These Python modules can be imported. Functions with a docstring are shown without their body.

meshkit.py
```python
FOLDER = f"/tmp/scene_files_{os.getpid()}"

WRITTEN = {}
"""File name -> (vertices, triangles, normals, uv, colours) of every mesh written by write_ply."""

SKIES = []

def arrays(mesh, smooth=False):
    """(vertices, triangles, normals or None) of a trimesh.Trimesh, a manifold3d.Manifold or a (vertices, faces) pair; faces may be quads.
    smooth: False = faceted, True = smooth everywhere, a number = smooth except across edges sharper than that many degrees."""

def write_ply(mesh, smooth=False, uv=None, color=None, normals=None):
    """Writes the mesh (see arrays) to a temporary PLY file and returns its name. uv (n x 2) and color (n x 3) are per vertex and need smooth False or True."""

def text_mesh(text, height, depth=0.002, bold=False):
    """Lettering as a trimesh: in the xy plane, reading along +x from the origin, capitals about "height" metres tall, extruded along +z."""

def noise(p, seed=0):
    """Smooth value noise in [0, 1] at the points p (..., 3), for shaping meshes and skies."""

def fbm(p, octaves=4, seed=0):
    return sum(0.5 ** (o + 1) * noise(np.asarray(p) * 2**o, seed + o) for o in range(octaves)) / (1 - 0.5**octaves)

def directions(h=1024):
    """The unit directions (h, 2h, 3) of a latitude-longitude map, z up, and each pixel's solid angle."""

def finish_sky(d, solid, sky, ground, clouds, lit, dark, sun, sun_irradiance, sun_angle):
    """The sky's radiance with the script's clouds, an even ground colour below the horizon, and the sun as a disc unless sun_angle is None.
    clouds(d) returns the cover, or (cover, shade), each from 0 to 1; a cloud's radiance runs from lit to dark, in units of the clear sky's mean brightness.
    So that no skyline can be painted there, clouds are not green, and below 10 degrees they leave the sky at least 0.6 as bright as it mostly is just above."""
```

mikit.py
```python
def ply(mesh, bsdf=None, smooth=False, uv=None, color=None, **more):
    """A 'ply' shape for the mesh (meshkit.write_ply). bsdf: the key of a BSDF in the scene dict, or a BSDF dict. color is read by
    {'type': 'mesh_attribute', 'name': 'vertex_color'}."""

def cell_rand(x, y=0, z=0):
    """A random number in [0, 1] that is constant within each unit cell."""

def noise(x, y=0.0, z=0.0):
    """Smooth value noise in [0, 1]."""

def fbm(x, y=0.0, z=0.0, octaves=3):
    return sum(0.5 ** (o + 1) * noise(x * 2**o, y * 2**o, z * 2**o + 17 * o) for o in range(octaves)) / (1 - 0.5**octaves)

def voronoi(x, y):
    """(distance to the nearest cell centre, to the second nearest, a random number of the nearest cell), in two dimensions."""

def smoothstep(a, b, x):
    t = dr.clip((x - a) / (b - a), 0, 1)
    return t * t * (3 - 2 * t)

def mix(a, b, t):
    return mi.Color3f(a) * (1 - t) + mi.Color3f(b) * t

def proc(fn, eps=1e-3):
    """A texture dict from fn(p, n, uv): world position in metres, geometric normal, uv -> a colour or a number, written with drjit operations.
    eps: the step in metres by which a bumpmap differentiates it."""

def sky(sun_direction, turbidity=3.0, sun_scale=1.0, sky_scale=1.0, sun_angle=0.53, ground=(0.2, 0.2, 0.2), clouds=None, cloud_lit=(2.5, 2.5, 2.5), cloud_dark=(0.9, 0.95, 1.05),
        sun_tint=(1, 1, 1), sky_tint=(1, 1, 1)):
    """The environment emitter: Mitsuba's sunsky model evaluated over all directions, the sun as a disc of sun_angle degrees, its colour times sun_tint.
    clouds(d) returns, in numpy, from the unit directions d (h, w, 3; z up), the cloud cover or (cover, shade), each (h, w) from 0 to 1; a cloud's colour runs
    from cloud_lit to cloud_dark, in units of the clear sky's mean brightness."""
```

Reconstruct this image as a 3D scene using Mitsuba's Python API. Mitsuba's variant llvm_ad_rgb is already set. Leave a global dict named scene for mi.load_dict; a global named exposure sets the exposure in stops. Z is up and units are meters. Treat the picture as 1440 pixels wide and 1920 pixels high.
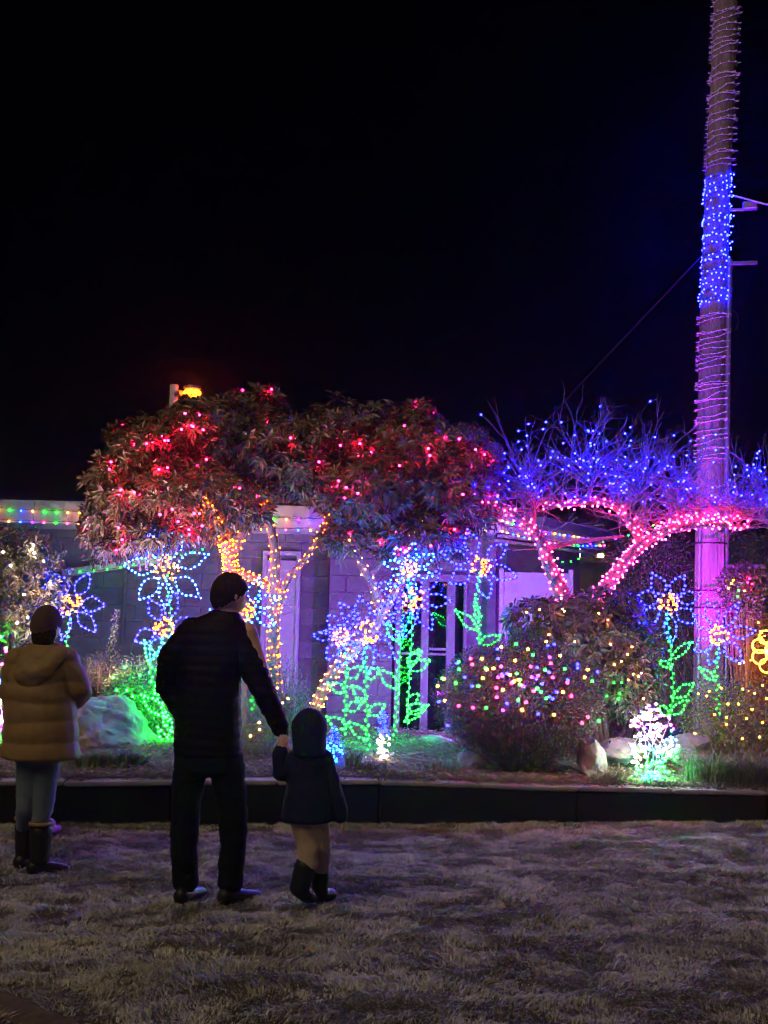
import math, random
import numpy as np, trimesh, manifold3d as m3
import mitsuba as mi, mikit, meshkit
import drjit as dr
from mikit import proc, ply
T = mi.ScalarTransform4f
R = np.random.default_rng(11)
A = np.array
scene, labels = {}, {}

# ------------------------------------------------------------------ camera, sky, exposure
W0, H0, F0 = 1440, 1920, 2000.0
PITCH, ROLL, CAMZ = math.radians(5.71), math.radians(1.2), 1.5
EYE = A([0, 0, CAMZ])
FW = A([0, math.cos(PITCH), math.sin(PITCH)])
_u0 = A([0, -math.sin(PITCH), math.cos(PITCH)])
RT = math.cos(ROLL) * A([1, 0, 0]) + math.sin(ROLL) * _u0
UP = math.cos(ROLL) * _u0 - math.sin(ROLL) * A([1, 0, 0])
scene['camera'] = {'type': 'perspective', 'fov': math.degrees(2 * math.atan(W0 / 2 / F0)), 'fov_axis': 'x', 'near_clip': 0.05, 'far_clip': 3000.0,
                   'to_world': T().look_at(origin=EYE.tolist(), target=(EYE + FW).tolist(), up=UP.tolist())}
exposure = 2.3
# night: the moonless sky is almost black; the town behind the photographer gives a weak warm light from high up
scene['sky'] = {**mikit.sky((-0.4, -0.7, 0.95), turbidity=3, sun_scale=0.125, sky_scale=0.0008, sky_tint=(.5, .45, 1.3), sun_angle=40, sun_tint=(1.0, 0.91, 0.75)), 'sampling_weight': 4.0}
AIR = 0.0025          # thin mist round the lamps


def P(px, py, y):
    """The point at distance y (metres along the ground) behind a pixel of the 1440 x 1920 photograph."""
    d = FW + RT * ((px - W0 / 2) / F0) - UP * ((py - H0 / 2) / F0)
    return EYE + d * (y / d[1])


def PP(seq, y):
    return A([P(q[0], q[1], q[2] if len(q) > 2 else y) for q in seq])


# ------------------------------------------------------------------ entries
_used = set()


def key_of(name):
    k, n = name, 0
    while k in _used:
        n += 1
        k = f'{name}_{n:03d}'
    _used.add(k)
    return k


def tag(k, label=None, cat=None, group=None, kind=None):
    d = labels.setdefault(k, {})
    for a, b in (('label', label), ('category', cat), ('group', group), ('kind', kind)):
        if b: d[a] = b
    return k


def thing(name, label, cat, group=None):
    return tag(key_of(name), label, cat, group)


def add(name, mesh, bsdf, parent=None, label=None, cat=None, group=None, kind=None, smooth=False, color=None, glow=None, w=1.0):
    k = key_of((parent + '__' if parent else '') + name)
    more = {}
    if glow is not None:
        more['emitter'] = {'type': 'area', 'radiance': {'type': 'rgb', 'value': [float(x) for x in glow]}, 'sampling_weight': float(w)}
    scene[k] = ply(mesh, bsdf, smooth=smooth, color=color, **more)
    tag(k, label, cat, group, kind)
    if not labels[k]: del labels[k]
    return k


# ------------------------------------------------------------------ materials
def rgb(*c): return {'type': 'rgb', 'value': list(c)}
VC = {'type': 'mesh_attribute', 'name': 'vertex_color'}


def mat(name, color, rough=0.6, spec=0.5, **k):
    scene[name] = {'type': 'twosided', 'b': {'type': 'principled', 'base_color': color if isinstance(color, dict) else rgb(*color), 'roughness': rough, 'specular': spec, **k}}
    return name


def bump(name, color, fn, scale, rough=0.7, spec=0.4, eps=2e-3):
    scene[name] = {'type': 'twosided', 'b': {'type': 'bumpmap', 'arbitrary': proc(fn, eps), 'scale': scale,
                   'b': {'type': 'principled', 'base_color': color if isinstance(color, dict) else rgb(*color), 'roughness': rough, 'specular': spec}}}
    return name


mat('m_leaf', VC, 0.38, 0.5)
mat('m_blade', VC, 0.6, 0.3)
mat('m_twig', VC, 0.7, 0.3)
mat('m_litter', VC, 0.8, 0.2)
mat('m_wire', (0.012, 0.03, 0.015), 0.5)
mat('m_whitewire', (0.7, 0.68, 0.66), 0.5)
mat('m_frame', (0.05, 0.055, 0.06), 0.45)
mat('m_bulb', (0.02, 0.02, 0.02), 0.4, 0.2)
mat('m_clearbulb', (0.75, 0.75, 0.72), 0.2)
mat('m_white', (0.72, 0.71, 0.68), 0.5)
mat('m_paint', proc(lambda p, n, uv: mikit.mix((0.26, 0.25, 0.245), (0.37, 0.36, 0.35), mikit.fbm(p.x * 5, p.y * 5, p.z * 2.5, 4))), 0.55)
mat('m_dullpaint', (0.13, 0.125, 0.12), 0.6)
mat('m_metal', (0.35, 0.35, 0.36), 0.4, metallic=0.7)
mat('m_black', (0.012, 0.012, 0.013), 0.5)
mat('m_boot', (0.009, 0.009, 0.010), 0.5, 0.3)
mat('m_skin', (0.48, 0.30, 0.22), 0.5)
mat('m_hair', (0.018, 0.013, 0.011), 0.85, 0.2)
mat('m_hat', (0.07, 0.045, 0.042), 0.9, 0.2)
mat('m_jacket', (0.0028, 0.0028, 0.004), 0.6, 0.12)
mat('m_childcoat', (0.006, 0.008, 0.028), 0.8, 0.15, sheen=0.15)
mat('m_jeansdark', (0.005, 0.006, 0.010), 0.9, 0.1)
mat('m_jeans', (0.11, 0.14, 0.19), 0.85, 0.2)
mat('m_tanpants', (0.42, 0.31, 0.22), 0.8, 0.2)
mat('m_lilac', (0.5, 0.3, 0.55), 0.6)
mat('m_coat', proc(lambda p, n, uv: mikit.mix((0.18, 0.115, 0.048), (0.25, 0.16, 0.075), mikit.fbm(p.x * 9, p.y * 9, p.z * 9))), 0.6, 0.3)
mat('m_inside', (0.02, 0.02, 0.022), 0.9)
mat('m_shedwood', (0.20, 0.075, 0.035), 0.6)
scene['m_glass'] = {'type': 'thindielectric'}
bump('m_block', proc(lambda p, n, uv: mikit.mix((0.075, 0.074, 0.072), (0.14, 0.137, 0.13), mikit.fbm(p.x * 3, p.y * 3 + 5, p.z * 5))),
     lambda p, n, uv: mikit.noise(p.x * 120, p.y * 120, p.z * 120), 0.0015)
mat('m_mortar', (0.10, 0.10, 0.096), 0.9, 0.2)
bump('m_tie', proc(lambda p, n, uv: mikit.mix((0.003, 0.0035, 0.0035), (0.009, 0.008, 0.007), mikit.fbm(p.x * 3, p.y * 30, p.z * 40))),
     lambda p, n, uv: mikit.fbm(p.x * 6, p.y * 60, p.z * 80), 0.006, 0.9, 0.15)
bump('m_cap', proc(lambda p, n, uv: mikit.mix((0.10, 0.10, 0.095), (0.24, 0.23, 0.21), mikit.fbm(p.x * 7, p.y * 7, 2.0, 4))),
     lambda p, n, uv: mikit.fbm(p.x * 40, p.y * 40, p.z * 40), 0.006, 0.9, 0.2)
bump('m_stone', proc(lambda p, n, uv: mikit.mix((0.055, 0.052, 0.05), (0.27, 0.255, 0.235), mikit.fbm(p.x * 9, p.y * 9, p.z * 9, 4))),
     lambda p, n, uv: mikit.fbm(p.x * 25, p.y * 25, p.z * 25, 4), 0.025, 0.85, 0.25)
bump('m_soil', proc(lambda p, n, uv: mikit.mix((0.045, 0.034, 0.024), (0.12, 0.095, 0.065), mikit.fbm(p.x * 14, p.y * 14, p.z * 14, 4))),
     lambda p, n, uv: mikit.fbm(p.x * 45, p.y * 45, p.z * 45, 3), 0.02, 0.95, 0.1)
mat('m_lawn', proc(lambda p, n, uv: mikit.mix((0.025, 0.025, 0.015), (0.06, 0.053, 0.036), mikit.fbm(p.x * 6, p.y * 6, 1.0, 4))), 0.95, 0.1)
bump('m_pole', proc(lambda p, n, uv: mikit.mix((0.16, 0.12, 0.095), (0.34, 0.28, 0.23), mikit.fbm(p.x * 30, p.y * 30, p.z * 1.6, 4))),
     lambda p, n, uv: mikit.fbm(p.x * 55, p.y * 55, p.z * 2.2, 3), 0.012, 0.8, 0.2)
bump('m_bark', proc(lambda p, n, uv: mikit.mix((0.10, 0.07, 0.05), (0.27, 0.20, 0.15), mikit.fbm(p.x * 25, p.y * 25, p.z * 9, 3))),
     lambda p, n, uv: mikit.fbm(p.x * 50, p.y * 50, p.z * 18, 3), 0.01, 0.85, 0.2)


# ------------------------------------------------------------------ mesh helpers
def cat(parts):
    """[(v, f) or (v, f, c)] -> one tuple"""
    vs, fs, cs, n = [], [], [], 0
    for p in parts:
        vs.append(p[0]); fs.append(p[1] + n); n += len(p[0])
        if len(p) > 2: cs.append(p[2])
    return (np.vstack(vs), np.vstack(fs)) + ((np.vstack(cs),) if cs else ())


def tube(pts, r, sides=6, cap=True):
    p = np.asarray(pts, float)
    n = len(p)
    r = np.broadcast_to(np.asarray(r, float), (n,))
    t = np.gradient(p, axis=0); t /= np.linalg.norm(t, axis=1, keepdims=True) + 1e-12
    a = np.zeros_like(p)
    ref = A([0, 0, 1.0]) if abs(t[0, 2]) < 0.9 else A([1.0, 0, 0])
    x = np.cross(t[0], ref)
    for i in range(n):
        x = x - t[i] * (x @ t[i]); x /= np.linalg.norm(x) + 1e-12
        a[i] = x
    b = np.cross(t, a)
    ang = np.arange(sides) * 2 * np.pi / sides
    v = p[:, None] + r[:, None, None] * (np.cos(ang)[None, :, None] * a[:, None] + np.sin(ang)[None, :, None] * b[:, None])
    i, j = np.meshgrid(np.arange(n - 1), np.arange(sides), indexing='ij')
    q = np.stack([i * sides + j, i * sides + (j + 1) % sides, (i + 1) * sides + (j + 1) % sides, (i + 1) * sides + j], -1).reshape(-1, 4)
    f = np.vstack([q[:, [0, 1, 2]], q[:, [0, 2, 3]]])
    v = v.reshape(-1, 3)
    if cap:
        k = len(v)
        v = np.vstack([v, p[:1], p[-1:]])
        s = np.arange(sides)
        f = np.vstack([f, np.stack([np.full(sides, k), (s + 1) % sides, s], 1), np.stack([np.full(sides, k + 1), (n - 1) * sides + s, (n - 1) * sides + (s + 1) % sides], 1)])
    return v, f


_ico = trimesh.creation.icosahedron()
_ICO = (np.array(_ico.vertices) / np.linalg.norm(_ico.vertices[0]), np.array(_ico.faces))


def bulbs(pts, r):
    p = np.asarray(pts, float)
    r = np.broadcast_to(np.asarray(r, float), (len(p),))
    v = (p[:, None] + _ICO[0][None] * r[:, None, None]).reshape(-1, 3)
    f = (_ICO[1][None] + (np.arange(len(p)) * 12)[:, None, None]).reshape(-1, 3)
    return v, f


def spline(pts, n):
    p = np.asarray(pts, float)
    if len(p) < 3:
        s = np.linspace(0, 1, n)[:, None]
        return p[0] * (1 - s) + p[-1] * s
    q = np.vstack([2 * p[0] - p[1], p, 2 * p[-1] - p[-2]])
    out, m = [], len(p) - 1
    for u in np.linspace(0, m - 1e-6, n):
        i = int(u); t = u - i
        a, b, c, d = q[i:i + 4]
        out.append(0.5 * (2 * b + (c - a) * t + (2 * a - 5 * b + 4 * c - d) * t * t + (3 * b - a - 3 * c + d) * t ** 3))
    return A(out)


def resample(pts, step):
    p = np.asarray(pts, float)
    d = np.r_[0, np.cumsum(np.linalg.norm(np.diff(p, axis=0), axis=1))]
    n = max(2, int(round(d[-1] / step)) + 1)
    s = np.linspace(0, d[-1], n)
    return np.stack([np.interp(s, d, p[:, k]) for k in range(3)], 1)


def box(cx, cy, cz, sx, sy, sz, bevel=0.0):
    if bevel <= 0:
        m = trimesh.creation.box((sx, sy, sz))
        return np.array(m.vertices) + [cx, cy, cz], np.array(m.faces)
    b = min(bevel, sx * .45, sy * .45, sz * .45)
    pts = []
    for x in (-1, 1):
        for y in (-1, 1):
            for z in (-1, 1):
                X, Y, Z = sx / 2, sy / 2, sz / 2
                pts += [(x * (X - b), y * (Y - b), z * Z), (x * (X - b), y * Y, z * (Z - b)), (x * X, y * (Y - b), z * (Z - b))]
    m = trimesh.convex.convex_hull(A(pts))
    return np.array(m.vertices) + [cx, cy, cz], np.array(m.faces)


def orient(vf, x, y, z, o):
    """local axes -> world"""
    return (vf[0] @ A([x, y, z]) + o, vf[1]) + tuple(vf[2:])


def beam(p0, p1, w, h, bevel=0.006, up=(0, 0, 1)):
    p0, p1 = A(p0, float), A(p1, float)
    x = p1 - p0; L = np.linalg.norm(x); x /= L
    y = np.cross(A(up, float), x); y /= np.linalg.norm(y)
    z = np.cross(x, y)
    return orient(box(0, 0, 0, L, w, h, bevel), x, y, z, (p0 + p1) / 2)


def unit(v): return v / (np.linalg.norm(v, axis=-1, keepdims=True) + 1e-12)


def leaves(p, d, up, L, Wd, col, fold=0.25, droop=0.0):
    """n leaves: base points p, directions d, upper sides up, lengths, widths, colours (n,3): 4 triangles each, folded along the midrib."""
    n = len(p)
    d = unit(d); s = unit(np.cross(d, up)); u = np.cross(s, d)
    L = np.broadcast_to(L, (n,))[:, None]; Wd = np.broadcast_to(Wd, (n,))[:, None]
    mid = p + d * L * 0.48 - u * Wd * fold
    tip = p + d * L * 0.96 - A([0, 0, 1]) * L * droop
    v = np.stack([p, mid - s * Wd / 2 + u * Wd * fold, mid, mid + s * Wd / 2 + u * Wd * fold, tip], 1)
    f = A([[0, 1, 2], [0, 2, 3], [1, 4, 2], [2, 4, 3]])
    f = (f[None] + (np.arange(n) * 5)[:, None, None]).reshape(-1, 3)
    return v.reshape(-1, 3), f, np.repeat(np.clip(col, 0, 1), 5, axis=0)


def blades(p, d, h, w, col, bend=0.5):
    """grass blades: base, direction of the bend, height, width: 3 triangles"""
    n = len(p)
    d = unit(d); s = np.stack([-d[:, 1], d[:, 0], np.zeros(n)], 1)
    s = unit(s + R.normal(0, .4, (n, 3)) * [1, 1, 0])
    h = np.broadcast_to(h, (n,))[:, None]; w = np.broadcast_to(w, (n,))[:, None]
    up = A([0, 0, 1.0])
    m = p + up * h * .55 + d * h * bend * .3
    t = p + up * h * .8 + d * h * bend
    v = np.stack([p - s * w / 2, p + s * w / 2, m - s * w * .4, m + s * w * .4, t], 1)
    f = A([[0, 1, 3], [0, 3, 2], [2, 3, 4]])
    f = (f[None] + (np.arange(n) * 5)[:, None, None]).reshape(-1, 3)
    return v.reshape(-1, 3), f, np.repeat(np.clip(col, 0, 1), 5, axis=0)


def vary(n, c, s=0.25, hue=0.1):
    c = A(c)[None] * (1 + R.uniform(-s, s, (n, 1))) * (1 + R.uniform(-hue, hue, (n, 3)))
    return np.clip(c, 0, 1)


def rdir(n):
    return unit(R.normal(size=(n, 3)))


# ------------------------------------------------------------------ terrain
WX = A([-6, -2.77, 0, 1.2, 3.05, 6]); WT = A([.30, .295, .305, .262, .222, .22])
def wall_y(x): return 8.05 + 0.131 * np.asarray(x, float)
def wall_t(x): return np.interp(x, WX, WT)
def sst(a, b, x):
    t = np.clip((x - a) / (b - a), 0, 1); return t * t * (3 - 2 * t)


def bedz(x, y):
    x, y = np.asarray(x, float), np.asarray(y, float)
    s = y - wall_y(x)
    z = wall_t(x) - 0.012 + 0.07 * sst(0.2, 1.6, s) + 0.05 * (meshkit.fbm(np.stack([x * 1.6, y * 1.6, x * 0], -1), 3, 3) - .5) * sst(.15, .6, s)
    return z * (1 - sst(11.2, 12.3, y)) + 0.02


def lawnz(x, y):
    x, y = np.asarray(x, float), np.asarray(y, float)
    return 0.048 * (meshkit.fbm(np.stack([x * 3.2, y * 5.5, x * 0], -1), 4, 8) - 0.5) - 0.004


def grid(x0, x1, y0f, y1f, nx, ny, zf):
    u, v = np.meshgrid(np.linspace(0, 1, nx), np.linspace(0, 1, ny), indexing='ij')
    X = x0 + (x1 - x0) * u
    ya, yb = y0f(X), y1f(X)
    Y = ya + (yb - ya) * v
    Z = zf(X, Y)
    i, j = np.meshgrid(np.arange(nx - 1), np.arange(ny - 1), indexing='ij')
    q = np.stack([i * ny + j, (i + 1) * ny + j, (i + 1) * ny + j + 1, i * ny + j + 1], -1).reshape(-1, 4)
    return np.stack([X, Y, Z], -1).reshape(-1, 3), np.vstack([q[:, [0, 1, 2]], q[:, [0, 2, 3]]])


g = 600.0
add('ground', (A([[-g, -g, -.12], [g, -g, -.12], [g, g, -.12], [-g, g, -.12]]), A([[0, 1, 2], [0, 2, 3]])), 'm_lawn', label='dark ground reaching away under the garden and the street', kind='structure')
add('lawn', grid(-7, 7, lambda x: x * 0 - 4, lambda x: wall_y(x) + .02, 220, 220, lawnz), 'm_lawn', label='frosty winter lawn in front of the raised bed', kind='structure', smooth=True)
add('garden_bed', grid(-6.5, 6.5, lambda x: wall_y(x) + .15, lambda x: x * 0 + 16.5, 130, 90, bedz), 'm_soil', label='raised planting bed of bare soil and litter behind the low wall', kind='structure', smooth=True)

# bare edging strip crossing the near left corner of the lawn
PA_, PB_ = A([-1.9, 4.62]), A([-0.62, 3.62])
pd = unit(PB_ - PA_); pn = A([-pd[1], pd[0]])
def path_dist(x, y):
    q = np.stack([x, y], -1) - PA_
    return q @ pn
pa, pb = PA_ - pd * 3, PB_ + pd * 3
us, vs_ = np.linspace(0, 1, 80), A([-.075, -.04, 0, .04, .075])
pv = A([[*(pa + (pb - pa) * u + pn * v), 0] for u in us for v in vs_])
pv[:, 2] = lawnz(pv[:, 0], pv[:, 1]) + np.tile([.002, .010, .012, .010, .002], 80) + .004
i, j = np.meshgrid(np.arange(79), np.arange(4), indexing='ij')
q = np.stack([i * 5 + j, i * 5 + j + 1, (i + 1) * 5 + j + 1, (i + 1) * 5 + j], -1).reshape(-1, 4)
add('path', (pv, np.vstack([q[:, [0, 1, 2]], q[:, [0, 2, 3]]])), 'm_soil', label='narrow bare edging strip cutting across the near left corner of the lawn', kind='structure', smooth=True)

# grass
n = 410000
yy = 3.2 + (8.9 - 3.2) * R.random(n) ** 0.9
xx = R.uniform(-1, 1, n) * (yy * 0.47 + .35)
keep = (yy < wall_y(xx) - .005) & (meshkit.fbm(np.stack([xx * 13, yy * 17, xx * 0], -1), 3, 21) > .16 + R.normal(0, .06, n)) & (np.abs(path_dist(xx, yy)) > .07 + R.uniform(-.02, .02, n))
xx, yy = xx[keep], yy[keep]
n = len(xx)
cl = meshkit.fbm(np.stack([xx * 13, yy * 17, xx * 0], -1), 3, 21)
dry = meshkit.fbm(np.stack([xx * 1.3, yy * 1.8, xx * 0], -1), 3, 31)
hh = (0.007 + 0.050 * np.clip(cl - .2, 0, 1) ** 1.2) * R.uniform(.6, 1.4, n)
ang = 2 * np.pi * meshkit.fbm(np.stack([xx * 2.5, yy * 3.5, xx * 0], -1), 2, 5) * 2 + R.normal(0, .9, n)
dd = np.stack([np.cos(ang), np.sin(ang), 0 * ang], 1)
mixd = np.clip((dry - .5) * 1.3 + .55 + R.normal(0, .25, n), 0, 1)[:, None]
col = (A([.20, .21, .145]) * (1 - mixd) + A([.50, .50, .42]) * mixd) * R.uniform(.45, 1.5, (n, 1))
gz = lawnz(xx, yy)
gm = blades(np.stack([xx, yy, gz - .003], 1), dd, hh, R.uniform(.003, .0065, n), col, bend=R.uniform(.3, 1.5, n)[:, None])
add('grass', gm[:2], 'm_blade', label='short frosted dry grass covering the lawn', cat='grass', kind='stuff', color=gm[2])

# fallen leaves on the lawn
fl = [(1130, 1670), (905, 1575), (1025, 1553), (1340, 1607), (1130, 1620), (930, 1692), (1195, 1740), (1030, 1760), (1010, 1810), (830, 1782), (1185, 1875), (905, 1828), (500, 1710), (1020, 1722), (590, 1772), (1375, 1635)]
FL = ['in the middle of the open right half', 'nearest the wall right of the child', 'second nearest the wall, below the rounded bush', 'farthest right near the wall', 'between the middle one and the wall',
      'left of the middle of the right half', 'just below and right of the middle one', 'below the middle of the right half', 'low in the middle, left of the bottom right one', 'halfway between the child and the lower right', 'at the bottom right',
      'at the bottom centre', 'in the shade just behind the man', 'directly below the pair by the wall', 'below the child\'s boots', 'at the right edge, halfway down the lawn']
for k, (a, b) in enumerate(fl):
    hz = 1160 + (a - 720) * .021
    d = CAMZ * F0 / (b - hz)
    c = P(a, b, d)
    c[2] = float(lawnz(c[0], c[1])) + .045
    an = R.uniform(0, 6.28); e = A([math.cos(an), math.sin(an), R.uniform(-.1, .3)])
    lm = leaves(c[None], e[None], A([[R.normal(0, .3), R.normal(0, .3), 1]]), R.uniform(.05, .09), R.uniform(.025, .04), vary(1, [.30, .22, .15], .4), .3, .1)
    add('fallen_leaf', lm[:2], 'm_litter', label='dry brown leaf on the lawn, ' + FL[k], cat='leaf', group='fallen leaves on the lawn', color=lm[2])

# ------------------------------------------------------------------ retaining wall
rw = thing('retaining_wall', 'low black timber retaining wall along the back edge of the lawn', 'wall')
xs = np.arange(-6, 6.1, 1.5)
for k in range(len(xs) - 1):
    a, b = xs[k], xs[k + 1]
    za, zb = wall_t(a) - .032, wall_t(b) - .032
    zl = -.12
    add('timber', beam([a + .003, wall_y(a) + .075 + R.uniform(-.004, .004), (za + zl) / 2], [b - .003, wall_y(b) + .075 + R.uniform(-.004, .004), (zb + zl) / 2], .15, (za + zb) / 2 - zl, .012), 'm_tie', rw)
xs2 = np.arange(-6, 6.1, .75)
for k in range(len(xs2) - 1):
    a, b = xs2[k], xs2[k + 1]
    add('capstone', beam([a + .004, wall_y(a) + .10 + R.uniform(-.01, .01), wall_t(a) - .012 + R.uniform(-.006, .004)], [b - .004, wall_y(b) + .10 + R.uniform(-.01, .01), wall_t(b) - .012], .22 + R.uniform(-.015, .02), .035, .01), 'm_cap', rw)

# ------------------------------------------------------------------ building
bd = thing('building', 'long low concrete block building with white eave behind the garden', 'building')
YA, YB, ZE = 13.0, 12.6, 2.5
def blockwall(x0, x1, y, z0, z1, skip=(), nx=None):
    add('wall', box((x0 + x1) / 2, y + .12, (z0 + z1) / 2, x1 - x0, .2, z1 - z0), 'm_mortar', bd) if nx is None else None
    rows = int(round((z1 - z0) / .2))
    for r in range(rows):
        x = x0 - (.2 if r % 2 else 0)
        while x < x1 - .02:
            a, b = max(x, x0), min(x + .4, x1)
            x += .4
            mid = ((a + b) / 2, z0 + (r + .5) * .2)
            if any(s[0] < mid[0] < s[1] and mid[1] < s[2] for s in skip): continue
            add('wall__block', box(mid[0], y + .034 + R.uniform(-.0015, .0015), mid[1], b - a - .006, .05, .194, .004), 'm_block', bd)
xdl, xdr = P(494, 1100, YA)[0], P(562, 1100, YA)[0]
blockwall(-5.2, P(617, 1100, YA)[0], YA, 0, 2.6, skip=[(xdl - .1, xdr + .1, 2.2)])
add('wall', box(-.42, YB + .32, 1.3, .4, .5, 2.6), 'm_mortar', bd)
blockwall(P(617, 1100, YB)[0], P(738, 1100, YB)[0], YB, 0, 2.6)
# door of the block wall
dr_ = add('door', box((xdl + xdr) / 2, YA - .03, 1.1, xdr - xdl - .08, .05, 2.16, .006), 'm_paint', bd, label='pale steel door behind the amber lit stem')
for k in range(5):
    add('slat', beam([xdl + .24, YA - .062, 1.72 - k * .05], [xdr - .06, YA - .062, 1.72 - k * .05], .012, .022, .003), 'm_paint', dr_)
add('handle', tube(A([[xdl + .1, YA - .06, 1.02], [xdl + .1, YA - .10, 1.02], [xdl + .2, YA - .10, 1.02]]), .01), 'm_metal', dr_)
for x in (xdl + .015, xdr - .015):
    add('door_frame', box(x, YA - .045, 1.12, .05, .09, 2.24, .005), 'm_paint', bd)
add('door_frame', box((xdl + xdr) / 2, YA - .045, 2.265, xdr - xdl + .02, .09, .05, .005), 'm_paint', bd)
# right parts: entrance, wall over it, side wall receding
xe0, xe1 = P(738, 1100, YB)[0], P(930, 1100, YB)[0]
ztop = 1.95
add('wall', box((xe0 + xe1) / 2, YB + .1, (ztop + 2.6) / 2, xe1 - xe0, .2, 2.6 - ztop), 'm_block', bd)
add('room', box((xe0 + xe1) / 2, YB + 1.4, 1.3, xe1 - xe0, .1, 2.6), 'm_inside', bd)
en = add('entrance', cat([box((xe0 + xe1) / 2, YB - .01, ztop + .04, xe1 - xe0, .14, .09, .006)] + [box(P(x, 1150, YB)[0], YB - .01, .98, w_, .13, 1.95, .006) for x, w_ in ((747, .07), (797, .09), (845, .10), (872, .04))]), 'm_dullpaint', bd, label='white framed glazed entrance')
xg = [P(x, 1150, YB)[0] for x in (747, 797, 845, 872)]
for a, b in ((xg[0], xg[1]), (xg[1], xg[2])):
    add('pane', (A([[a + .04, YB + .01, .1], [b - .05, YB + .01, .1], [b - .05, YB + .01, ztop], [a + .04, YB + .01, ztop]]), A([[0, 1, 2], [0, 2, 3]])), 'm_glass', en)
    for z in (.14, 1.1):
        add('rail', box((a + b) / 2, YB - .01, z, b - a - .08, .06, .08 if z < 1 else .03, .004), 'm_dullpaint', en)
add('push_bar', tube(A([[xg[1] + .05, YB - .08, 1.16], [xg[2] - .05, YB - .08, 1.16]]), .016, 8), 'm_metal', en)
add('wall', box((xg[3] + .02 + xe1) / 2, YB + .1, ztop / 2, xe1 - xg[3] - .02, .2, ztop - .006), 'm_block', bd)
C1, C2 = A([xe1, YB + .02]), A([2.62, 14.7])
add('wall', beam([C1[0] + .05, C1[1] + .12, 1.3], [C2[0], C2[1], 1.3], .2, 2.6), 'm_block', bd)
# downpipe, conduit, the sloping white board with the green lights
xp = P(236, 1100, YA)[0]
add('downpipe', tube(A([[xp, YA - .05, 1.12], [xp, YA - .05, 2.5]]), .025, 8), 'm_mortar', bd, smooth=40)
a, b = P(118, 1075, YA - .1), P(300, 1050, YA - .1)
add('ledge', beam(a, b, .12, .09), 'm_paint', bd, label='sloping white board on the left wall under green lights')
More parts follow.
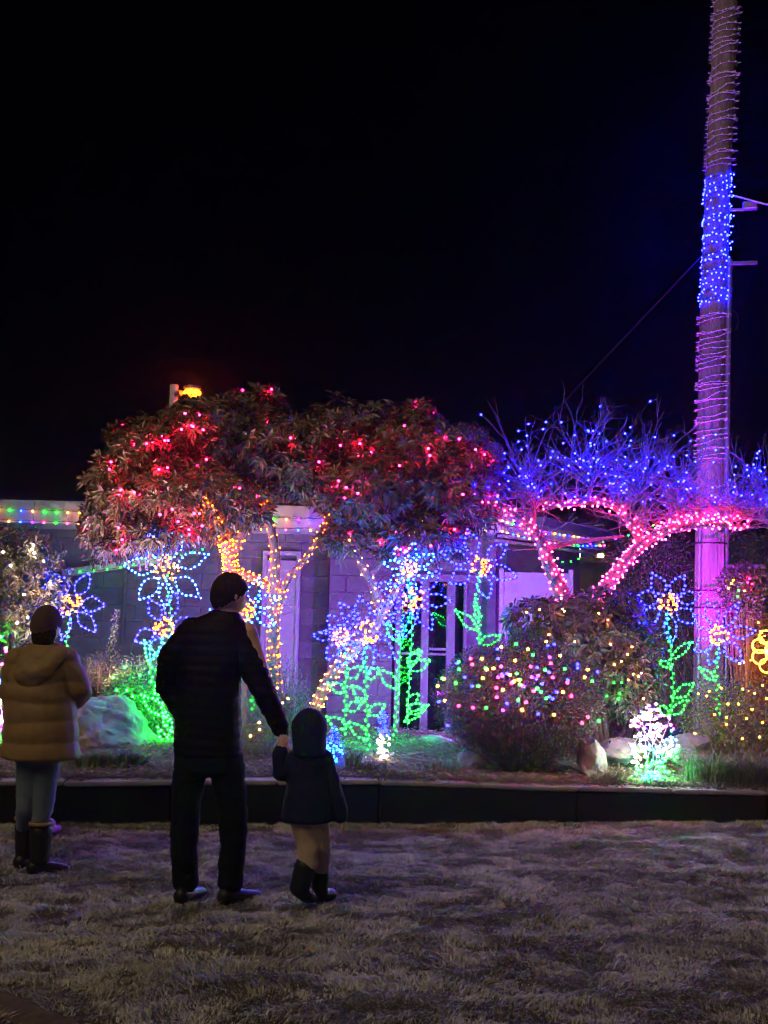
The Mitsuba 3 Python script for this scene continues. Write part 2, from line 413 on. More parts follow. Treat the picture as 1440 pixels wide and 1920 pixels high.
# roof with fascia
YE = 12.15
E2 = A([2.98, 14.35])
add('roof', cat([box(-2.35, YE + 3.0, 2.66, 7.4, 6.0, .12), beam([1.30, YE + .5, 2.66], [E2[0] - .3, E2[1] + .6, 2.66], 1.3, .115)]), 'm_mortar', bd)
fsegs = [(-6.1, -4.0), (-4.0, -1.9), (-1.9, .2), (.2, 1.34)]
for a, b in fsegs:
    add('fascia', box((a + b) / 2, YE, 2.635, b - a - .006, .03, .26, .004), 'm_paint', bd)
add('fascia', beam([1.36, YE + .03, 2.635], [E2[0], E2[1], 2.635], .03, .26, .004), 'm_paint', bd)
for k, zz in enumerate((2.49, 2.44)):
    o = A([.04 + .09 * k, .1 + .12 * k])
    add('gutter', beam([1.36 - o[0] * .3, YE + .1 + o[1], zz], [E2[0] + .02 - o[0], E2[1] + o[1] * .5, zz], .07, .035, .004), 'm_paint', bd)
add('soffit', cat([box(-2.35, YE + .45, 2.515, 7.3, .8, .02)]), 'm_paint', bd)

# pale screen beside the bare tree
x0, x1 = P(945, 1100, 12.2)[0], P(1068, 1100, 12.2)[0]
sc = thing('screen_panel', 'pale flat panel screen standing below the eave beside the bare tree', 'screen')
add('panel', box((x0 + x1) / 2, 12.2, 1.06, x1 - x0, .04, 2.0, .004), 'm_paint', sc)
for x in (x0 - .03, x1 + .012):
    add('post', box(x, 12.2, 1.05, .05, .06, 2.1, .004), 'm_paint', sc)

# ------------------------------------------------------------------ light sources
BLUE, CYAN, GREEN = A([.04, .055, 17]), A([.07, .55, 14]), A([.03, 10, .07])
AMBER, WARM, RED = A([9, 1.05, .012]), A([10, 2.9, .3]), A([24, .06, 1.0])
PINK, WHITE, PURPLE, YELLOW = A([11, .22, 2.0]), A([9, 6.6, 4.8]), A([3.5, .05, 12]), A([11, 3.6, .08])
COLS = {'blue': BLUE, 'cyan': CYAN, 'green': GREEN, 'amber': AMBER, 'warm': WARM, 'red': RED, 'pink': PINK, 'white': WHITE, 'purple': PURPLE, 'yellow': YELLOW, 'deep_blue': A([.022, .035, 17])}


def glow(parent, color, pts, r=.009, k=1.0, name=None):
    pts = np.asarray(pts, float)
    c = COLS[color] * k
    w = float(np.sum(np.broadcast_to(r, (len(pts),)) ** 2) * c.sum() * 1.6)
    add(f'{name or color + "_bulb"}', bulbs(pts, r), 'm_bulb', parent, kind='stuff', glow=c, w=max(w, .12))


def string(name, label, groups, wire=None, r=.009, k=1.0, group=None, wbsdf='m_wire', wr=.003):
    """a light string: a wire and, colour by colour, its bulbs. groups: {colour: points}"""
    s = thing(name, label, 'string lights', group)
    if wire is not None and len(wire):
        add('wire', cat([tube(w_, wr, 4, False) for w_ in wire]), wbsdf, s, kind='stuff' if len(wire) > 12 else None)
    for c, p in groups.items():
        if len(p): glow(s, c, p, r, k)
    return s


def frame_at(path):
    t = unit(np.gradient(path, axis=0))
    a = unit(np.cross(t, A([0, 1.0, .001])))
    return t, a, np.cross(t, a)


def wrap(path, rad, pitch, step, jit=.004, off=.006):
    """bulbs and wire wound round a limb"""
    p = resample(path, .02)
    r = np.interp(np.linspace(0, 1, len(p)), np.linspace(0, 1, len(np.atleast_1d(rad))), np.atleast_1d(rad))
    t, a, b = frame_at(p)
    L = np.r_[0, np.cumsum(np.linalg.norm(np.diff(p, axis=0), axis=1))]
    s = np.linspace(0, L[-1], max(20, int(L[-1] / pitch * 14)))
    ph = s / pitch * 2 * np.pi + R.uniform(0, 6)
    ip = lambda q: np.stack([np.interp(s, L, q[:, k]) for k in range(3)], 1)
    rr = np.interp(s, L, r)[:, None] + off
    w = ip(p) + rr * (np.cos(ph)[:, None] * ip(a) + np.sin(ph)[:, None] * ip(b))
    q = resample(w, step)
    return w, q + R.normal(0, jit, q.shape)


# ------------------------------------------------------------------ crowns
def ells(lst, y, ppm):
    """ellipsoids from (px, py, rx px, ry px, depth offset, depth radius)"""
    return [(P(e[0], e[1], y + e[4]), A([e[2] / ppm, e[5], e[3] / ppm])) for e in lst]


def shell(es, n, inner=.72, amp=.25, seed=0):
    """points in the outer shell of a union of ellipsoids, with outward directions"""
    vol = A([np.prod(r) ** (2 / 3) for _, r in es]); vol /= vol.sum()
    ids = R.choice(len(es), n * 3, p=vol)
    d = rdir(n * 3)
    c = A([e[0] for e in es])[ids]; r = A([e[1] for e in es])[ids]
    rad = R.uniform(inner, 1.0, n * 3) * (1 + amp * (meshkit.fbm(d * 2.3 + ids[:, None] * 7.1, 3, seed) - .5) * 2)
    p = c + d * r * rad[:, None]
    ok = np.ones(len(p), bool)
    for e in es:
        ok &= (np.linalg.norm((p - e[0]) / e[1], axis=1) > inner * .86) | False
    p, d = p[ok][:n], unit((d / r)[ok][:n])
    return p, d


def whorls(p, o, k, L, Wd, col, spread=.9, droop=.25):
    """k leaves in a rosette at each point p facing o"""
    n = len(p)
    P_ = np.repeat(p, k, 0); O = np.repeat(o, k, 0)
    x = unit(np.cross(O, A([.3, .2, 1.0]) + 0 * O)); y = np.cross(O, x)
    an = (np.tile(np.arange(k), n) * 2.399 + np.repeat(R.uniform(0, 6.28, n), k)) + R.normal(0, .25, n * k)
    rad = np.cos(an)[:, None] * x + np.sin(an)[:, None] * y
    d = unit(rad * spread + O * R.uniform(.15, .75, (n * k, 1)) - A([0, 0, 1]) * R.uniform(0, droop * 2, (n * k, 1)))
    s = R.uniform(.5, 1.25, n * k)
    return leaves(P_ + d * .008, d, O + .25 * R.normal(size=O.shape), L * s, Wd * s, col(n * k), .22, droop * .5)


def stems(p, o, L, r=.004):
    return cat([tube(A([a - b * L + A([0, 0, -L * .5]), a - b * L * .3, a]), A([r * 1.6, r, r * .7]), 3, False) for a, b in zip(p, o)])


def limb_set(paths, radii, sides=9):
    return cat([tube(spline(p, 26), np.interp(np.linspace(0, 1, 26), np.linspace(0, 1, len(r)), r) * (1 + R.normal(0, .03, 26)), sides) for p, r in zip(paths, radii)])


RH = lambda n: vary(n, [.105, .086, .052], .5, .12)
D1 = 10.9
t1 = thing('rhododendron_tree', 'large left hand rhododendron with red bulbs in its broad crown and amber wound stems', 'tree')
e1 = ells([(300, 880, 120, 95, 0, .75), (235, 940, 75, 85, -.1, .6), (390, 830, 120, 80, .1, .8), (480, 785, 70, 62, .3, .6), (360, 940, 150, 62, -.2, .75),
           (205, 1000, 50, 52, -.1, .4), (500, 850, 110, 70, .1, .75), (290, 1000, 95, 32, -.2, .5), (370, 800, 60, 50, .2, .5), (270, 830, 60, 50, .2, .5)], D1, 183)
p, o = shell(e1, 3600, .7, .42, 1)
wm = whorls(p, o, 8, .112, .033, RH)
add('crown', wm[:2], 'm_leaf', t1, kind='stuff', color=wm[2])
T1 = [PP([(448, 1420), (446, 1330), (448, 1200), (440, 1120), (432, 1060), (425, 1020), (405, 985), (380, 930), (340, 880)], D1),
      PP([(527, 1420), (520, 1330), (512, 1230), (514, 1120), (516, 1040), (505, 980), (480, 930), (470, 850), (480, 800)], D1 - .1),
      PP([(520, 1140), (538, 1090), (560, 1062), (580, 1038), (600, 1000), (620, 950)], D1 - .1),
      PP([(430, 1050), (455, 1000), (480, 950), (520, 900)], D1), PP([(420, 1010), (370, 985), (320, 960), (260, 930)], D1),
      PP([(450, 1075), (490, 1090), (515, 1110)], D1 - .05)]
R1 = [[.10, .09, .085, .075, .07, .06, .04, .03], [.075, .065, .06, .05, .045, .03, .02], [.035, .03, .025, .015], [.05, .035, .02], [.045, .03, .015], [.04, .03]]
add('trunk', limb_set(T1, R1), 'm_bark', t1, smooth=40)
sp, so = p[::5], o[::5]
add('branch', stems(sp, so, .32, .005), 'm_bark', t1, kind='stuff')

t2 = thing('rhododendron_tree', 'central rhododendron with red bulbs, spreading over the tall flower figures', 'tree')
e2 = ells([(640, 830, 110, 68, .1, .75), (785, 800, 45, 48, .3, .5), (800, 860, 125, 70, 0, .8), (700, 925, 110, 66, -.2, .75), (850, 925, 85, 80, -.1, .7),
           (790, 1005, 90, 45, -.2, .55), (570, 880, 85, 60, 0, .65), (880, 850, 55, 50, .1, .5), (690, 800, 80, 40, .3, .6), (640, 1005, 50, 28, -.1, .4)], D1 + .1, 182)
p2, o2 = shell(e2, 3400, .7, .42, 2)
wm = whorls(p2, o2, 8, .112, .033, RH)
add('crown', wm[:2], 'm_leaf', t2, kind='stuff', color=wm[2])
T2 = [PP([(578, 1400), (590, 1330), (625, 1262), (668, 1215), (712, 1160), (700, 1100), (672, 1050), (650, 1005), (640, 940), (640, 850)], D1),
      PP([(715, 1155), (745, 1100), (765, 1040), (775, 980), (800, 900)], D1), PP([(690, 1085), (730, 1030), (740, 960), (720, 900)], D1),
      PP([(770, 1010), (830, 960), (860, 900)], D1), PP([(655, 1010), (600, 960), (570, 900)], D1)]
R2 = [[.075, .065, .06, .055, .05, .04, .03, .02], [.045, .035, .02], [.03, .02], [.025, .015], [.025, .015]]
add('trunk', limb_set(T2, R2), 'm_bark', t2, smooth=40)
add('branch', stems(p2[::5], o2[::5], .32, .005), 'm_bark', t2, kind='stuff')


def front(px, py, es, inset=.03):
    """the point where the pixel's ray meets the front of a crown"""
    best = None
    d = unit(P(px, py, 10) - EYE)
    for c, r in es:
        q, m = (EYE - c) / r, d / r
        a_, b_, c_ = m @ m, q @ m, q @ q - 1
        D = b_ * b_ - a_ * c_
        if D > 0:
            t = (-b_ - math.sqrt(D)) / a_
            if best is None or t < best: best = t
    return EYE + d * (best - inset) if best else None


def on_front(lst, es, inset=.05, jit=0):
    out = [front(a + R.normal(0, jit) if jit else a, b, es, inset) for a, b in lst]
    return A([x for x in out if x is not None])


red1 = [(347, 775), (362, 800), (381, 806), (285, 828), (309, 826), (315, 826), (208, 866), (298, 880), (314, 877), (223, 928), (230, 931), (252, 923), (300, 965), (323, 955), (334, 978), (364, 963), (374, 963), (379, 986),
        (222, 990), (229, 1012), (217, 1031), (228, 1024), (354, 993), (355, 1002), (372, 1008), (440, 1000), (545, 821), (597, 806), (340, 805), (205, 880), (275, 832)]
red2 = [(638, 835), (675, 832), (696, 848), (758, 798), (749, 873), (803, 841), (806, 854), (861, 823), (892, 843), (908, 852), (924, 862), (868, 927), (671, 925), (649, 914), (693, 1000), (713, 1017), (760, 1032), (598, 866), (835, 820), (925, 880), (940, 900), (852, 993)]
for lst, es, nm, lab in ((red1, e1, 'left', 'red bulbs scattered through the crown of the left rhododendron'), (red2, e2, 'right', 'red bulbs scattered through the crown of the central rhododendron')):
    pt = on_front(lst, es, .06)
    sel = A([tuple(q) for q in (p if es is e1 else p2)])
    idx = R.choice(len(sel), 44, replace=False)
    pts = np.vstack([pt, sel[idx] + R.normal(0, .03, (44, 3))])
    order = np.argsort(pts[:, 0])
    string('red_light_string', lab, {'red': pts}, [spline(pts[order][k:k + 2], 2) for k in range(0, len(order) - 1) if np.linalg.norm(pts[order][k] - pts[order][k + 1]) < .5], r=.0145, k=2.6, group='red light strings in the rhododendrons')

am = []
wires = []
for pth, rr, pitch, step in ((T1[0][3:8], [.075, .07, .05], .05, .029), (T1[1][2:7], [.06, .045, .03], .08, .045), (T1[2], [.035, .015], .09, .05), (T1[5], [.045, .04], .06, .04), (T1[3], [.05, .03], .09, .06), (T1[1][0:3], [.07, .06], .09, .05)):
    w_, q = wrap(spline(pth, 40), rr, pitch, step, .008)
    wires.append(w_); am.append(q)
string('amber_light_string', 'amber bulbs wound thickly round the stems of the left rhododendron behind the man', {'amber': np.vstack(am)}, wires, r=.0105, k=.9)
am, wires = [], []
for pth, rr, pitch, step in ((T2[0][1:4], [.065, .055], .08, .045), (T2[0][4:8], [.05, .03], .11, .07), (T2[1], [.045, .02], .12, .08)):
    w_, q = wrap(spline(pth, 40), rr, pitch, step, .008)
    wires.append(w_); am.append(q)
string('amber_light_string', 'amber bulbs wound round the bent stem of the central rhododendron', {'warm': np.vstack(am)}, wires, r=.0105, k=.9)

# left edge shrub with warm white bulbs
sh = thing('laurel_shrub', 'tall leafy shrub at the left edge with warm white bulbs', 'shrub')
es3 = ells([(10, 1040, 100, 60, 0, .5), (60, 1080, 65, 60, -.1, .4), (0, 1120, 110, 70, -.1, .5), (60, 1150, 50, 50, -.1, .35), (-60, 1090, 110, 130, .1, .6), (0, 1220, 70, 90, 0, .4)], 10.0, 200)
p3, o3 = shell(es3, 1100, .7, .3, 3)
wm = whorls(p3, o3, 7, .085, .026, lambda n: vary(n, [.115, .12, .08], .4, .1), droop=.15)
add('crown', wm[:2], 'm_leaf', sh, kind='stuff', color=wm[2])
add('stem', limb_set([PP([(a, 1420), (a + 5, 1300), (b, 1180), (c, 1080)], 10.0) for a, b, c in ((-20, -10, 20), (10, 30, 60), (20, 10, -10))], [[.03, .025, .02, .012]] * 3), 'm_bark', sh, smooth=40)
pt = on_front([(6, 1035), (63, 1022), (64, 1037), (82, 1052), (52, 1158), (32, 1168), (60, 1030), (20, 1060), (95, 1095), (45, 1115)], es3, .05)
string('warm_light_string', 'warm white bulbs hung in the shrub at the left edge', {'white': pt}, None, r=.013, k=1.6)

# ------------------------------------------------------------------ bare pollarded tree
DB = 10.7
bt = thing('bare_tree', 'bare pollarded tree with two pink lit limbs and a blue lit head of twigs', 'tree')
TB = [PP([(1088, 1420), (1086, 1250), (1082, 1170), (1060, 1125), (1032, 1065), (1008, 1005), (968, 968), (925, 938), (880, 930)], DB),
      PP([(1084, 1190), (1110, 1140), (1150, 1082), (1190, 1034), (1232, 1002), (1290, 985), (1350, 985), (1402, 990, DB - .1)], DB - .1),
      PP([(1205, 1018), (1185, 985), (1160, 955), (1120, 940), (1070, 945), (1020, 950)], DB), PP([(1010, 1032), (1060, 1020), (1110, 1012), (1170, 1005)], DB + .1),
      PP([(1300, 985), (1330, 950), (1390, 955), (1450, 940)], DB), PP([(1240, 1000), (1270, 950), (1270, 900)], DB + .1), PP([(1000, 990), (1000, 940), (980, 890)], DB + .1),
      PP([(1165, 955), (1200, 920), (1215, 880)], DB), PP([(1100, 940), (1110, 900), (1090, 860)], DB), PP([(1350, 985), (1400, 970), (1450, 985)], DB)]
RB = [[.10, .09, .085, .075, .06, .045, .03, .02], [.075, .07, .065, .055, .05, .04, .03, .012], [.055, .045, .035, .03, .02], [.03, .025, .02, .012], [.035, .025, .015], [.03, .02, .012], [.03, .02, .012], [.03, .015], [.025, .012], [.02, .01]]
add('trunk', limb_set(TB, RB), 'm_bark', bt, smooth=40)
tw, tips = [], []
def twig(p0, d, L, r, depth):
    n = 5
    pts = [p0]
    for k in range(n):
        d = unit(d + R.normal(0, .13, 3) + A([0, 0, .05]))
        pts.append(pts[-1] + d * L / n)
    pts = A(pts)
    v, f = tube(pts, np.linspace(r, r * .35, n + 1), 4 if r > .004 else 3, False)
    tw.append((v, f, np.repeat(vary(1, [.22, .16, .13], .35, .08), len(v), 0)))
    tips.extend(pts[1:])
    if depth > 0:
        for _ in range(R.integers(1, 4)):
            k = R.integers(1, n)
            twig(pts[k], unit(d + R.normal(0, .55, 3)), L * R.uniform(.35, .7), r * .6, depth - 1)
heads = []
for li, lo in ((0, .55), (1, .45), (2, .1), (4, .1), (5, .2), (6, .2), (7, .2), (8, .2), (9, .1)):
    sp_ = spline(TB[li], 40)
    heads.append(sp_[int(lo * 40):])
heads = np.vstack(heads)
for k in range(360):
    h0 = heads[R.integers(len(heads))]
    d = unit(A([R.normal(0, .75), R.normal(0, .6), abs(R.normal(.75, .45))]))
    twig(h0, d, R.uniform(.28, .72), R.uniform(.004, .0075), 2)
for k in range(90):
    h0 = heads[R.integers(len(heads))]
    twig(h0, unit(A([R.normal(0, 1), R.normal(0, .6), R.normal(.1, .25)])), R.uniform(.25, .6), R.uniform(.004, .009), 1)
twm = cat(tw)
add('twig', twm[:2], 'm_twig', bt, kind='stuff', color=twm[2])
tips = A(tips)
sel = tips[(tips[:, 2] > P(1100, 940, DB)[2]) & (tips[:, 1] < DB + .35)]
bl = [(991, 795), (972, 808), (988, 817), (972, 828), (988, 836), (978, 843), (946, 850), (1056, 831), (1112, 808), (1124, 813), (1137, 828), (1182, 801), (1172, 813), (1183, 826), (1046, 858), (1060, 858), (1119, 847), (1172, 857), (1172, 870),
      (1055, 880), (1147, 880), (1103, 888), (1144, 891), (1169, 895), (1188, 900), (1151, 906), (990, 912), (1015, 920), (1108, 911), (1107, 932), (1164, 913), (1175, 918), (1176, 934), (1227, 857), (1212, 857), (1235, 886), (1272, 903), (1287, 886),
      (1342, 815), (1319, 821), (1342, 844), (1304, 866), (1338, 867), (1413, 871), (1420, 850), (1419, 859), (1434, 876), (1424, 882), (1435, 898), (1365, 909), (1377, 913), (1390, 929), (1336, 914), (1340, 942), (1287, 917), (953, 875), (953, 902), (974, 893), (1010, 932), (1060, 925)]
bpt = A([P(a, b, DB + R.uniform(-.35, .25)) for a, b in bl])
idx = R.choice(len(sel), 130, replace=False)
bpt = np.vstack([bpt, sel[idx]])
# each bulb hangs on the twig next to it
from scipy.spatial import cKDTree
dist, near = cKDTree(tips).query(bpt)
string('blue_light_string', 'blue bulbs spread through the twigs of the bare tree', {'deep_blue': bpt}, [A([bpt[k], tips[near[k]]]) for k in range(len(bpt))], r=.0135, k=4.2)
pk, wires = [], []
for pth, rr, pitch, step in ((TB[0][3:9], [.075, .05, .02], .085, .066), (TB[1][1:], [.075, .055, .02], .075, .058), (TB[2], [.05, .02], .08, .052), (spline(TB[1][4:8], 20) + A([0, .02, .06]), [.05, .04], .09, .055)):
    w_, q = wrap(spline(pth, 50), rr, pitch, step, .014)
    wires.append(w_); pk.append(q)
string('pink_light_string', 'pink bulbs wound round the limbs of the bare tree', {'pink': np.vstack(pk)}, wires, r=.0140, k=1.15)

# ------------------------------------------------------------------ utility pole
DP = 12.0
po = thing('utility_pole', 'tall leaning wooden utility pole wrapped in wires and a blue lit band', 'pole')
pp_ = A([P(1326, 1400, DP), P(1329, 1180, DP), P(1331, 960, DP), P(1337, 600, DP), P(1347, 330, DP), P(1361, 0, DP), P(1364, -160, DP)])
pp_[0, 2] = float(bedz(pp_[0, 0], DP)) - .1
PS = spline(pp_, 90)
prad = np.interp(PS[:, 2], [0, 9.5], [.165, .132])
add('shaft', tube(PS, prad, 20), 'm_pole', po, smooth=40)
def pole_at(py):
    z = P(1330, py, DP)[2]
    return A([np.interp(z, PS[:, 2], PS[:, k]) for k in range(3)]), float(np.interp(z, PS[:, 2], prad))
def along(pys, dx, dy):
    return A([pole_at(y)[0] + A([dx * pole_at(y)[1], dy * pole_at(y)[1], 0]) for y in pys])
add('conduit', tube(along(np.linspace(1390, 490, 30), 1.02, -.55), .034, 10), 'm_metal', po, smooth=40)
add('conduit', tube(along(np.linspace(1390, 960, 20), -.86, -.62), .022, 10), 'm_metal', po, smooth=40)
add('board', cat([beam(along([1390], .52, -1.0)[0], along([1000], .52, -1.0)[0], .03, .06, .004, up=(1, 0, 0))]), 'm_pole', po)
for y in (1108, 1140, 1020):
    c, r = pole_at(y)
    an = np.linspace(0, 2 * np.pi, 25)
    add('band', tube(np.stack([c[0] + (r + .04) * np.cos(an), c[1] + (r + .04) * np.sin(an), c[2] + 0 * an], 1), .009, 5, False), 'm_black', po)
for y, L, rr in ((1063, .42, .028), (500, .30, .024)):
    c, r = pole_at(y)
    add('bracket', beam(c + [r * .9, -.12, 0], c + [r + L, -.14, .01], .05, rr * 1.6, .006), 'm_metal', po)
c, r = pole_at(396)
cm_ = add('camera_housing', cat([beam(c + [r * .7, -.1, -.02], c + [r + .12, -.14, -.03], .03, .03, .004), beam(c + [r + .10, -.16, .0], c + [r + .26, -.2, .0], .09, .09, .012)]), 'm_metal', po)
c, r = pole_at(368)
wire_end = P(1600, 402, DP - 1.0)
add('service_cable', tube(spline(A([c + [r, -.05, .0], (c + wire_end) / 2 + [0, 0, -.03], wire_end]), 12), .011, 6), 'm_whitewire', po)
an = np.linspace(-1.3, 1.6, 14)
c, r = pole_at(605)
add('loop', tube(np.stack([c[0] + r + .04 + .07 * np.cos(an), c[1] - .1 + 0 * an, c[2] + .12 * np.sin(an)], 1), .004, 5), 'm_black', po)
c, r = pole_at(478)
add('guy_wire', tube(A([c + [-r, 0, 0], P(1110, 697, DP + 1.5), P(700, 1140, DP + 5.5)]), .004, 5), 'm_black', po)


def pole_wrap(y0, y1, turns, dense):
    z0, z1 = pole_at(y0)[0][2], pole_at(y1)[0][2]
    n = turns * 22
    z = np.linspace(z0, z1, n)
    ph = np.linspace(0, turns * 2 * np.pi, n)
    zj = z + .05 * (meshkit.noise(np.stack([ph * .9, ph * 0, ph * 0], -1), 4) - .5) + .16 * (meshkit.noise(np.stack([ph * .12, ph * 0, ph * 0], -1), 9) - .5) + .02 * np.sin(ph + 1.0)
    c = np.stack([np.interp(z, PS[:, 2], PS[:, k]) for k in range(3)], 1)
    r = np.interp(z, PS[:, 2], prad) + .006
    c[:, 2] = zj
    # the wire runs round the pole and over the conduit on its right
    r2 = r * (1 + .16 * np.exp(-((np.mod(ph, 2 * np.pi) - 5.8) / .35) ** 2))
    w = c + np.stack([np.cos(ph) * r2, np.sin(ph) * r2, 0 * ph], 1)
    return w, resample(w, dense)
for y0, y1, turns, lab in ((870, 590, 30, 'unlit white light wire wound round the pole below the blue band'), (325, -60, 34, 'unlit white light wire wound round the pole above the blue band')):
    w_, q = pole_wrap(y0, y1, turns, .085)
    s = thing('unlit_light_string', lab, 'string lights', 'unlit strings on the utility pole')
    wv = tube(w_, .0045, 4, False)
    add('wire', wv, 'm_whitewire', s)
    out = unit((q - A([np.interp(q[:, 2], PS[:, 2], PS[:, k]) for k in range(3)]).T) * [1, 1, 0])
    add('bulb', cat([tube(A([a, a + b * .035]), A([.006, .005]), 4) for a, b in zip(q, out)]), 'm_clearbulb', s, kind='stuff')
c0 = A([pole_at(y)[0] for y in (840, 620)])
w_, q = pole_wrap(578, 335, 23, .068)
string('blue_light_string', 'dense blue bulbs wound round the utility pole in one broad band', {'deep_blue': q + R.normal(0, .012, q.shape)}, [w_], r=.0125, k=5.0)

# ------------------------------------------------------------------ flower figures
def lens(base, tip, side, wid, n=28, curl=0.0):
    """closed leaf outline between two points"""
    t = np.linspace(0, 1, n)
    ax = tip - base; L = np.linalg.norm(ax)
    prof = np.sin(np.pi * t ** .8) ** 1.25 * wid
    c = base + ax * t[:, None]
    up = side * prof[:, None]
    arch = A([0, -1.0, 0]) * (curl * L * np.sin(np.pi * t))[:, None]
    return np.vstack([c + up + arch, (c - up + arch)[::-1]])


def flower(lab, cx, cy, y, Rp, n, rot, stem, leafs, seed, color='blue', scale=1.0, kb=1.0, gr=True, tilt=(0, 0), kg=1.7):
    global R
    R = np.random.default_rng(900 + seed)
    ppm = F0 / y
    fl_ = thing('flower_figure', lab, 'light figure', 'wire flower light figures in the bed')
    c = P(cx, cy, y)
    ex = unit(A([1, tilt[0], 0])); ez = unit(A([0, tilt[1], 1.0]))
    blue = []
    Rm = Rp / ppm
    for k in range(n):
        an = rot + 2 * np.pi * k / n + R.normal(0, .10)
        d = math.cos(an) * ex + math.sin(an) * ez + A([0, R.normal(0, .15), 0])
        s = -math.sin(an) * ex + math.cos(an) * ez
        Lp = Rm * R.uniform(.88, 1.12)
        base, tip = c + d * Rm * .30, c + d * Lp * 1.08
        o_ = lens(base, tip, s, Rm * R.uniform(.17, .23), 18, R.uniform(-.05, .12))
        add('petal', tube(o_, .004, 4, False), 'm_frame', fl_)
        q = resample(o_, .046)
        blue.append(q + R.normal(0, .0035, q.shape))
    glow(fl_, color, np.vstack(blue), R.uniform(.0105, .0150, sum(map(len, blue))), kb * 1.8)
    m = 38
    rr_ = .105 * np.sqrt(R.random(m)) * Rm / .31
    a_ = R.uniform(0, 6.28, m)
    hub = c + (np.cos(a_) * rr_)[:, None] * ex + (np.sin(a_) * rr_)[:, None] * ez + A([0, -1, 0]) * (.05 - rr_ * .3)[:, None]
    add('hub', cat([tube(np.stack([c[0] + r0 * np.cos(q_), c[1] - .02 + 0 * q_, c[2] + r0 * np.sin(q_)], 1), .004, 4, False) for r0 in (.04, .09) for q_ in [np.linspace(0, 2 * np.pi, 18)]]), 'm_frame', fl_)
    glow(fl_, 'amber', hub, .013, .30)
    green = []
    if stem:
        s0 = PP(stem, y)
        sp_ = spline(np.vstack([c + (s0[0] - c) * .35 if np.linalg.norm(s0[0] - c) < .4 else s0[0], s0]), 30)
        foot = sp_[-1].copy(); foot[2] = float(bedz(foot[0], foot[1])) - .03
        if foot[2] > sp_[-1][2]: foot[2] = sp_[-1][2] - .02
        add('stem', tube(np.vstack([sp_, foot]), .006, 5), 'm_frame', fl_)
        q = resample(sp_, .042)
        sd = A([1, 0, 0]) * .010
        green += [q + sd * (1 if k_ else -1) * (np.arange(len(q)) % 2 * 2 - 1)[:, None] for k_ in range(1)]
    for (b, t_, wd) in leafs:
        b3, t3 = P(*b, y), P(*t_, y + R.uniform(-.08, .08))
        ax = unit(t3 - b3)
        side = unit(np.cross(ax, A([0, 1.0, 0])))
        o_ = lens(b3, t3, side, wd / ppm, 12, R.uniform(-.05, .12))
        add('leaf', tube(o_, .004, 4, False), 'm_frame', fl_)
        q = resample(o_, .038)
        green.append(q + R.normal(0, .0035, q.shape))
    if green: glow(fl_, 'green', np.vstack(green), R.uniform(.0095, .0130, sum(map(len, green))), kg)
    return fl_


flower('blue petalled light flower beside the left edge shrub, just right of the woman\'s hat', 133, 1133, 10.2, 64, 7, .1, [(130, 1165), (124, 1215), (124, 1300), (150, 1345), (126, 1400)], [((126, 1300), (156, 1265), 7), ((128, 1380), (150, 1338), 8)], 1)
flower('tallest blue light flower on the left, high on the wall with large pale blue petals', 312, 1068, 10.6, 72, 7, .35, [(313, 1100), (318, 1130), (320, 1165), (318, 1230), (322, 1300)], [], 2, color='cyan')
flower('blue light flower low at the man\'s left shoulder, under the tallest left one', 308, 1178, 9.6, 62, 6, .2, [(304, 1208), (282, 1245), (290, 1290), (310, 1340), (322, 1395)], [((300, 1262), (270, 1200), 10), ((312, 1345), (264, 1302), 11), ((322, 1400), (262, 1424), 10), ((318, 1395), (296, 1365), 6), ((322, 1372), (305, 1330), 7), ((322, 1420), (290, 1415), 6)], 3, kg=3.2)
flower('blue light flower half hidden behind the man\'s head and right shoulder', 462, 1143, 10.2, 62, 7, .5, [(462, 1180), (470, 1240), (475, 1330)], [], 4, color='cyan', kb=.8)
flower('blue light flower left of a close pair over the child', 640, 1194, 9.6, 50, 6, .1, [(648, 1215), (649, 1270), (647, 1330), (645, 1376)], [((650, 1270), (680, 1250), 9), ((647, 1298), (616, 1280), 9), ((650, 1330), (680, 1316), 9), ((648, 1366), (612, 1344), 10)], 5)
flower('blue light flower right of a close pair over the child', 686, 1186, 9.3, 70, 8, .05, [(685, 1215), (686, 1290), (688, 1350), (692, 1415)], [((688, 1272), (712, 1252), 8), ((686, 1310), (657, 1284), 9), ((692, 1340), (724, 1318), 10), ((690, 1385), (652, 1352), 10)], 6)
flower('blue light flower with a tall leafy green stem, right of the close pair', 775, 1124, 9.9, 66, 7, .0, [(770, 1150), (757, 1190), (748, 1240), (745, 1300), (740, 1378)],
       [((750, 1205), (722, 1168), 8), ((766, 1250), (786, 1216), 9), ((768, 1258), (808, 1236), 9), ((746, 1290), (708, 1255), 11), ((764, 1320), (786, 1300), 8), ((764, 1335), (802, 1322), 10), ((758, 1352), (800, 1325), 7)], 7)
flower('blue light flower tucked up under the leaves, directly above the leafy stemmed middle one', 766, 1066, 10.3, 48, 7, .4, [(768, 1100), (772, 1180), (768, 1260), (764, 1355)], [((765, 1240), (790, 1222), 7)], 8, color='cyan')
flower('blue light flower before the purple entrance wall, with a forked green stem', 898, 1060, 10.3, 66, 6, .75, [(897, 1100), (893, 1122), (900, 1150), (897, 1205)], [((896, 1182), (852, 1142), 9), ((900, 1206), (940, 1192), 9), ((897, 1165), (890, 1122), 4)], 9)
flower('blue light flower left of the utility pole with a leafy green stem', 1252, 1132, 9.9, 64, 7, .3, [(1251, 1165), (1256, 1200), (1258, 1240), (1262, 1290), (1256, 1340)], [((1258, 1235), (1298, 1202), 8), ((1258, 1250), (1232, 1240), 6), ((1262, 1308), (1302, 1280), 10), ((1256, 1340), (1292, 1312), 8), ((1255, 1340), (1232, 1322), 7)], 10)
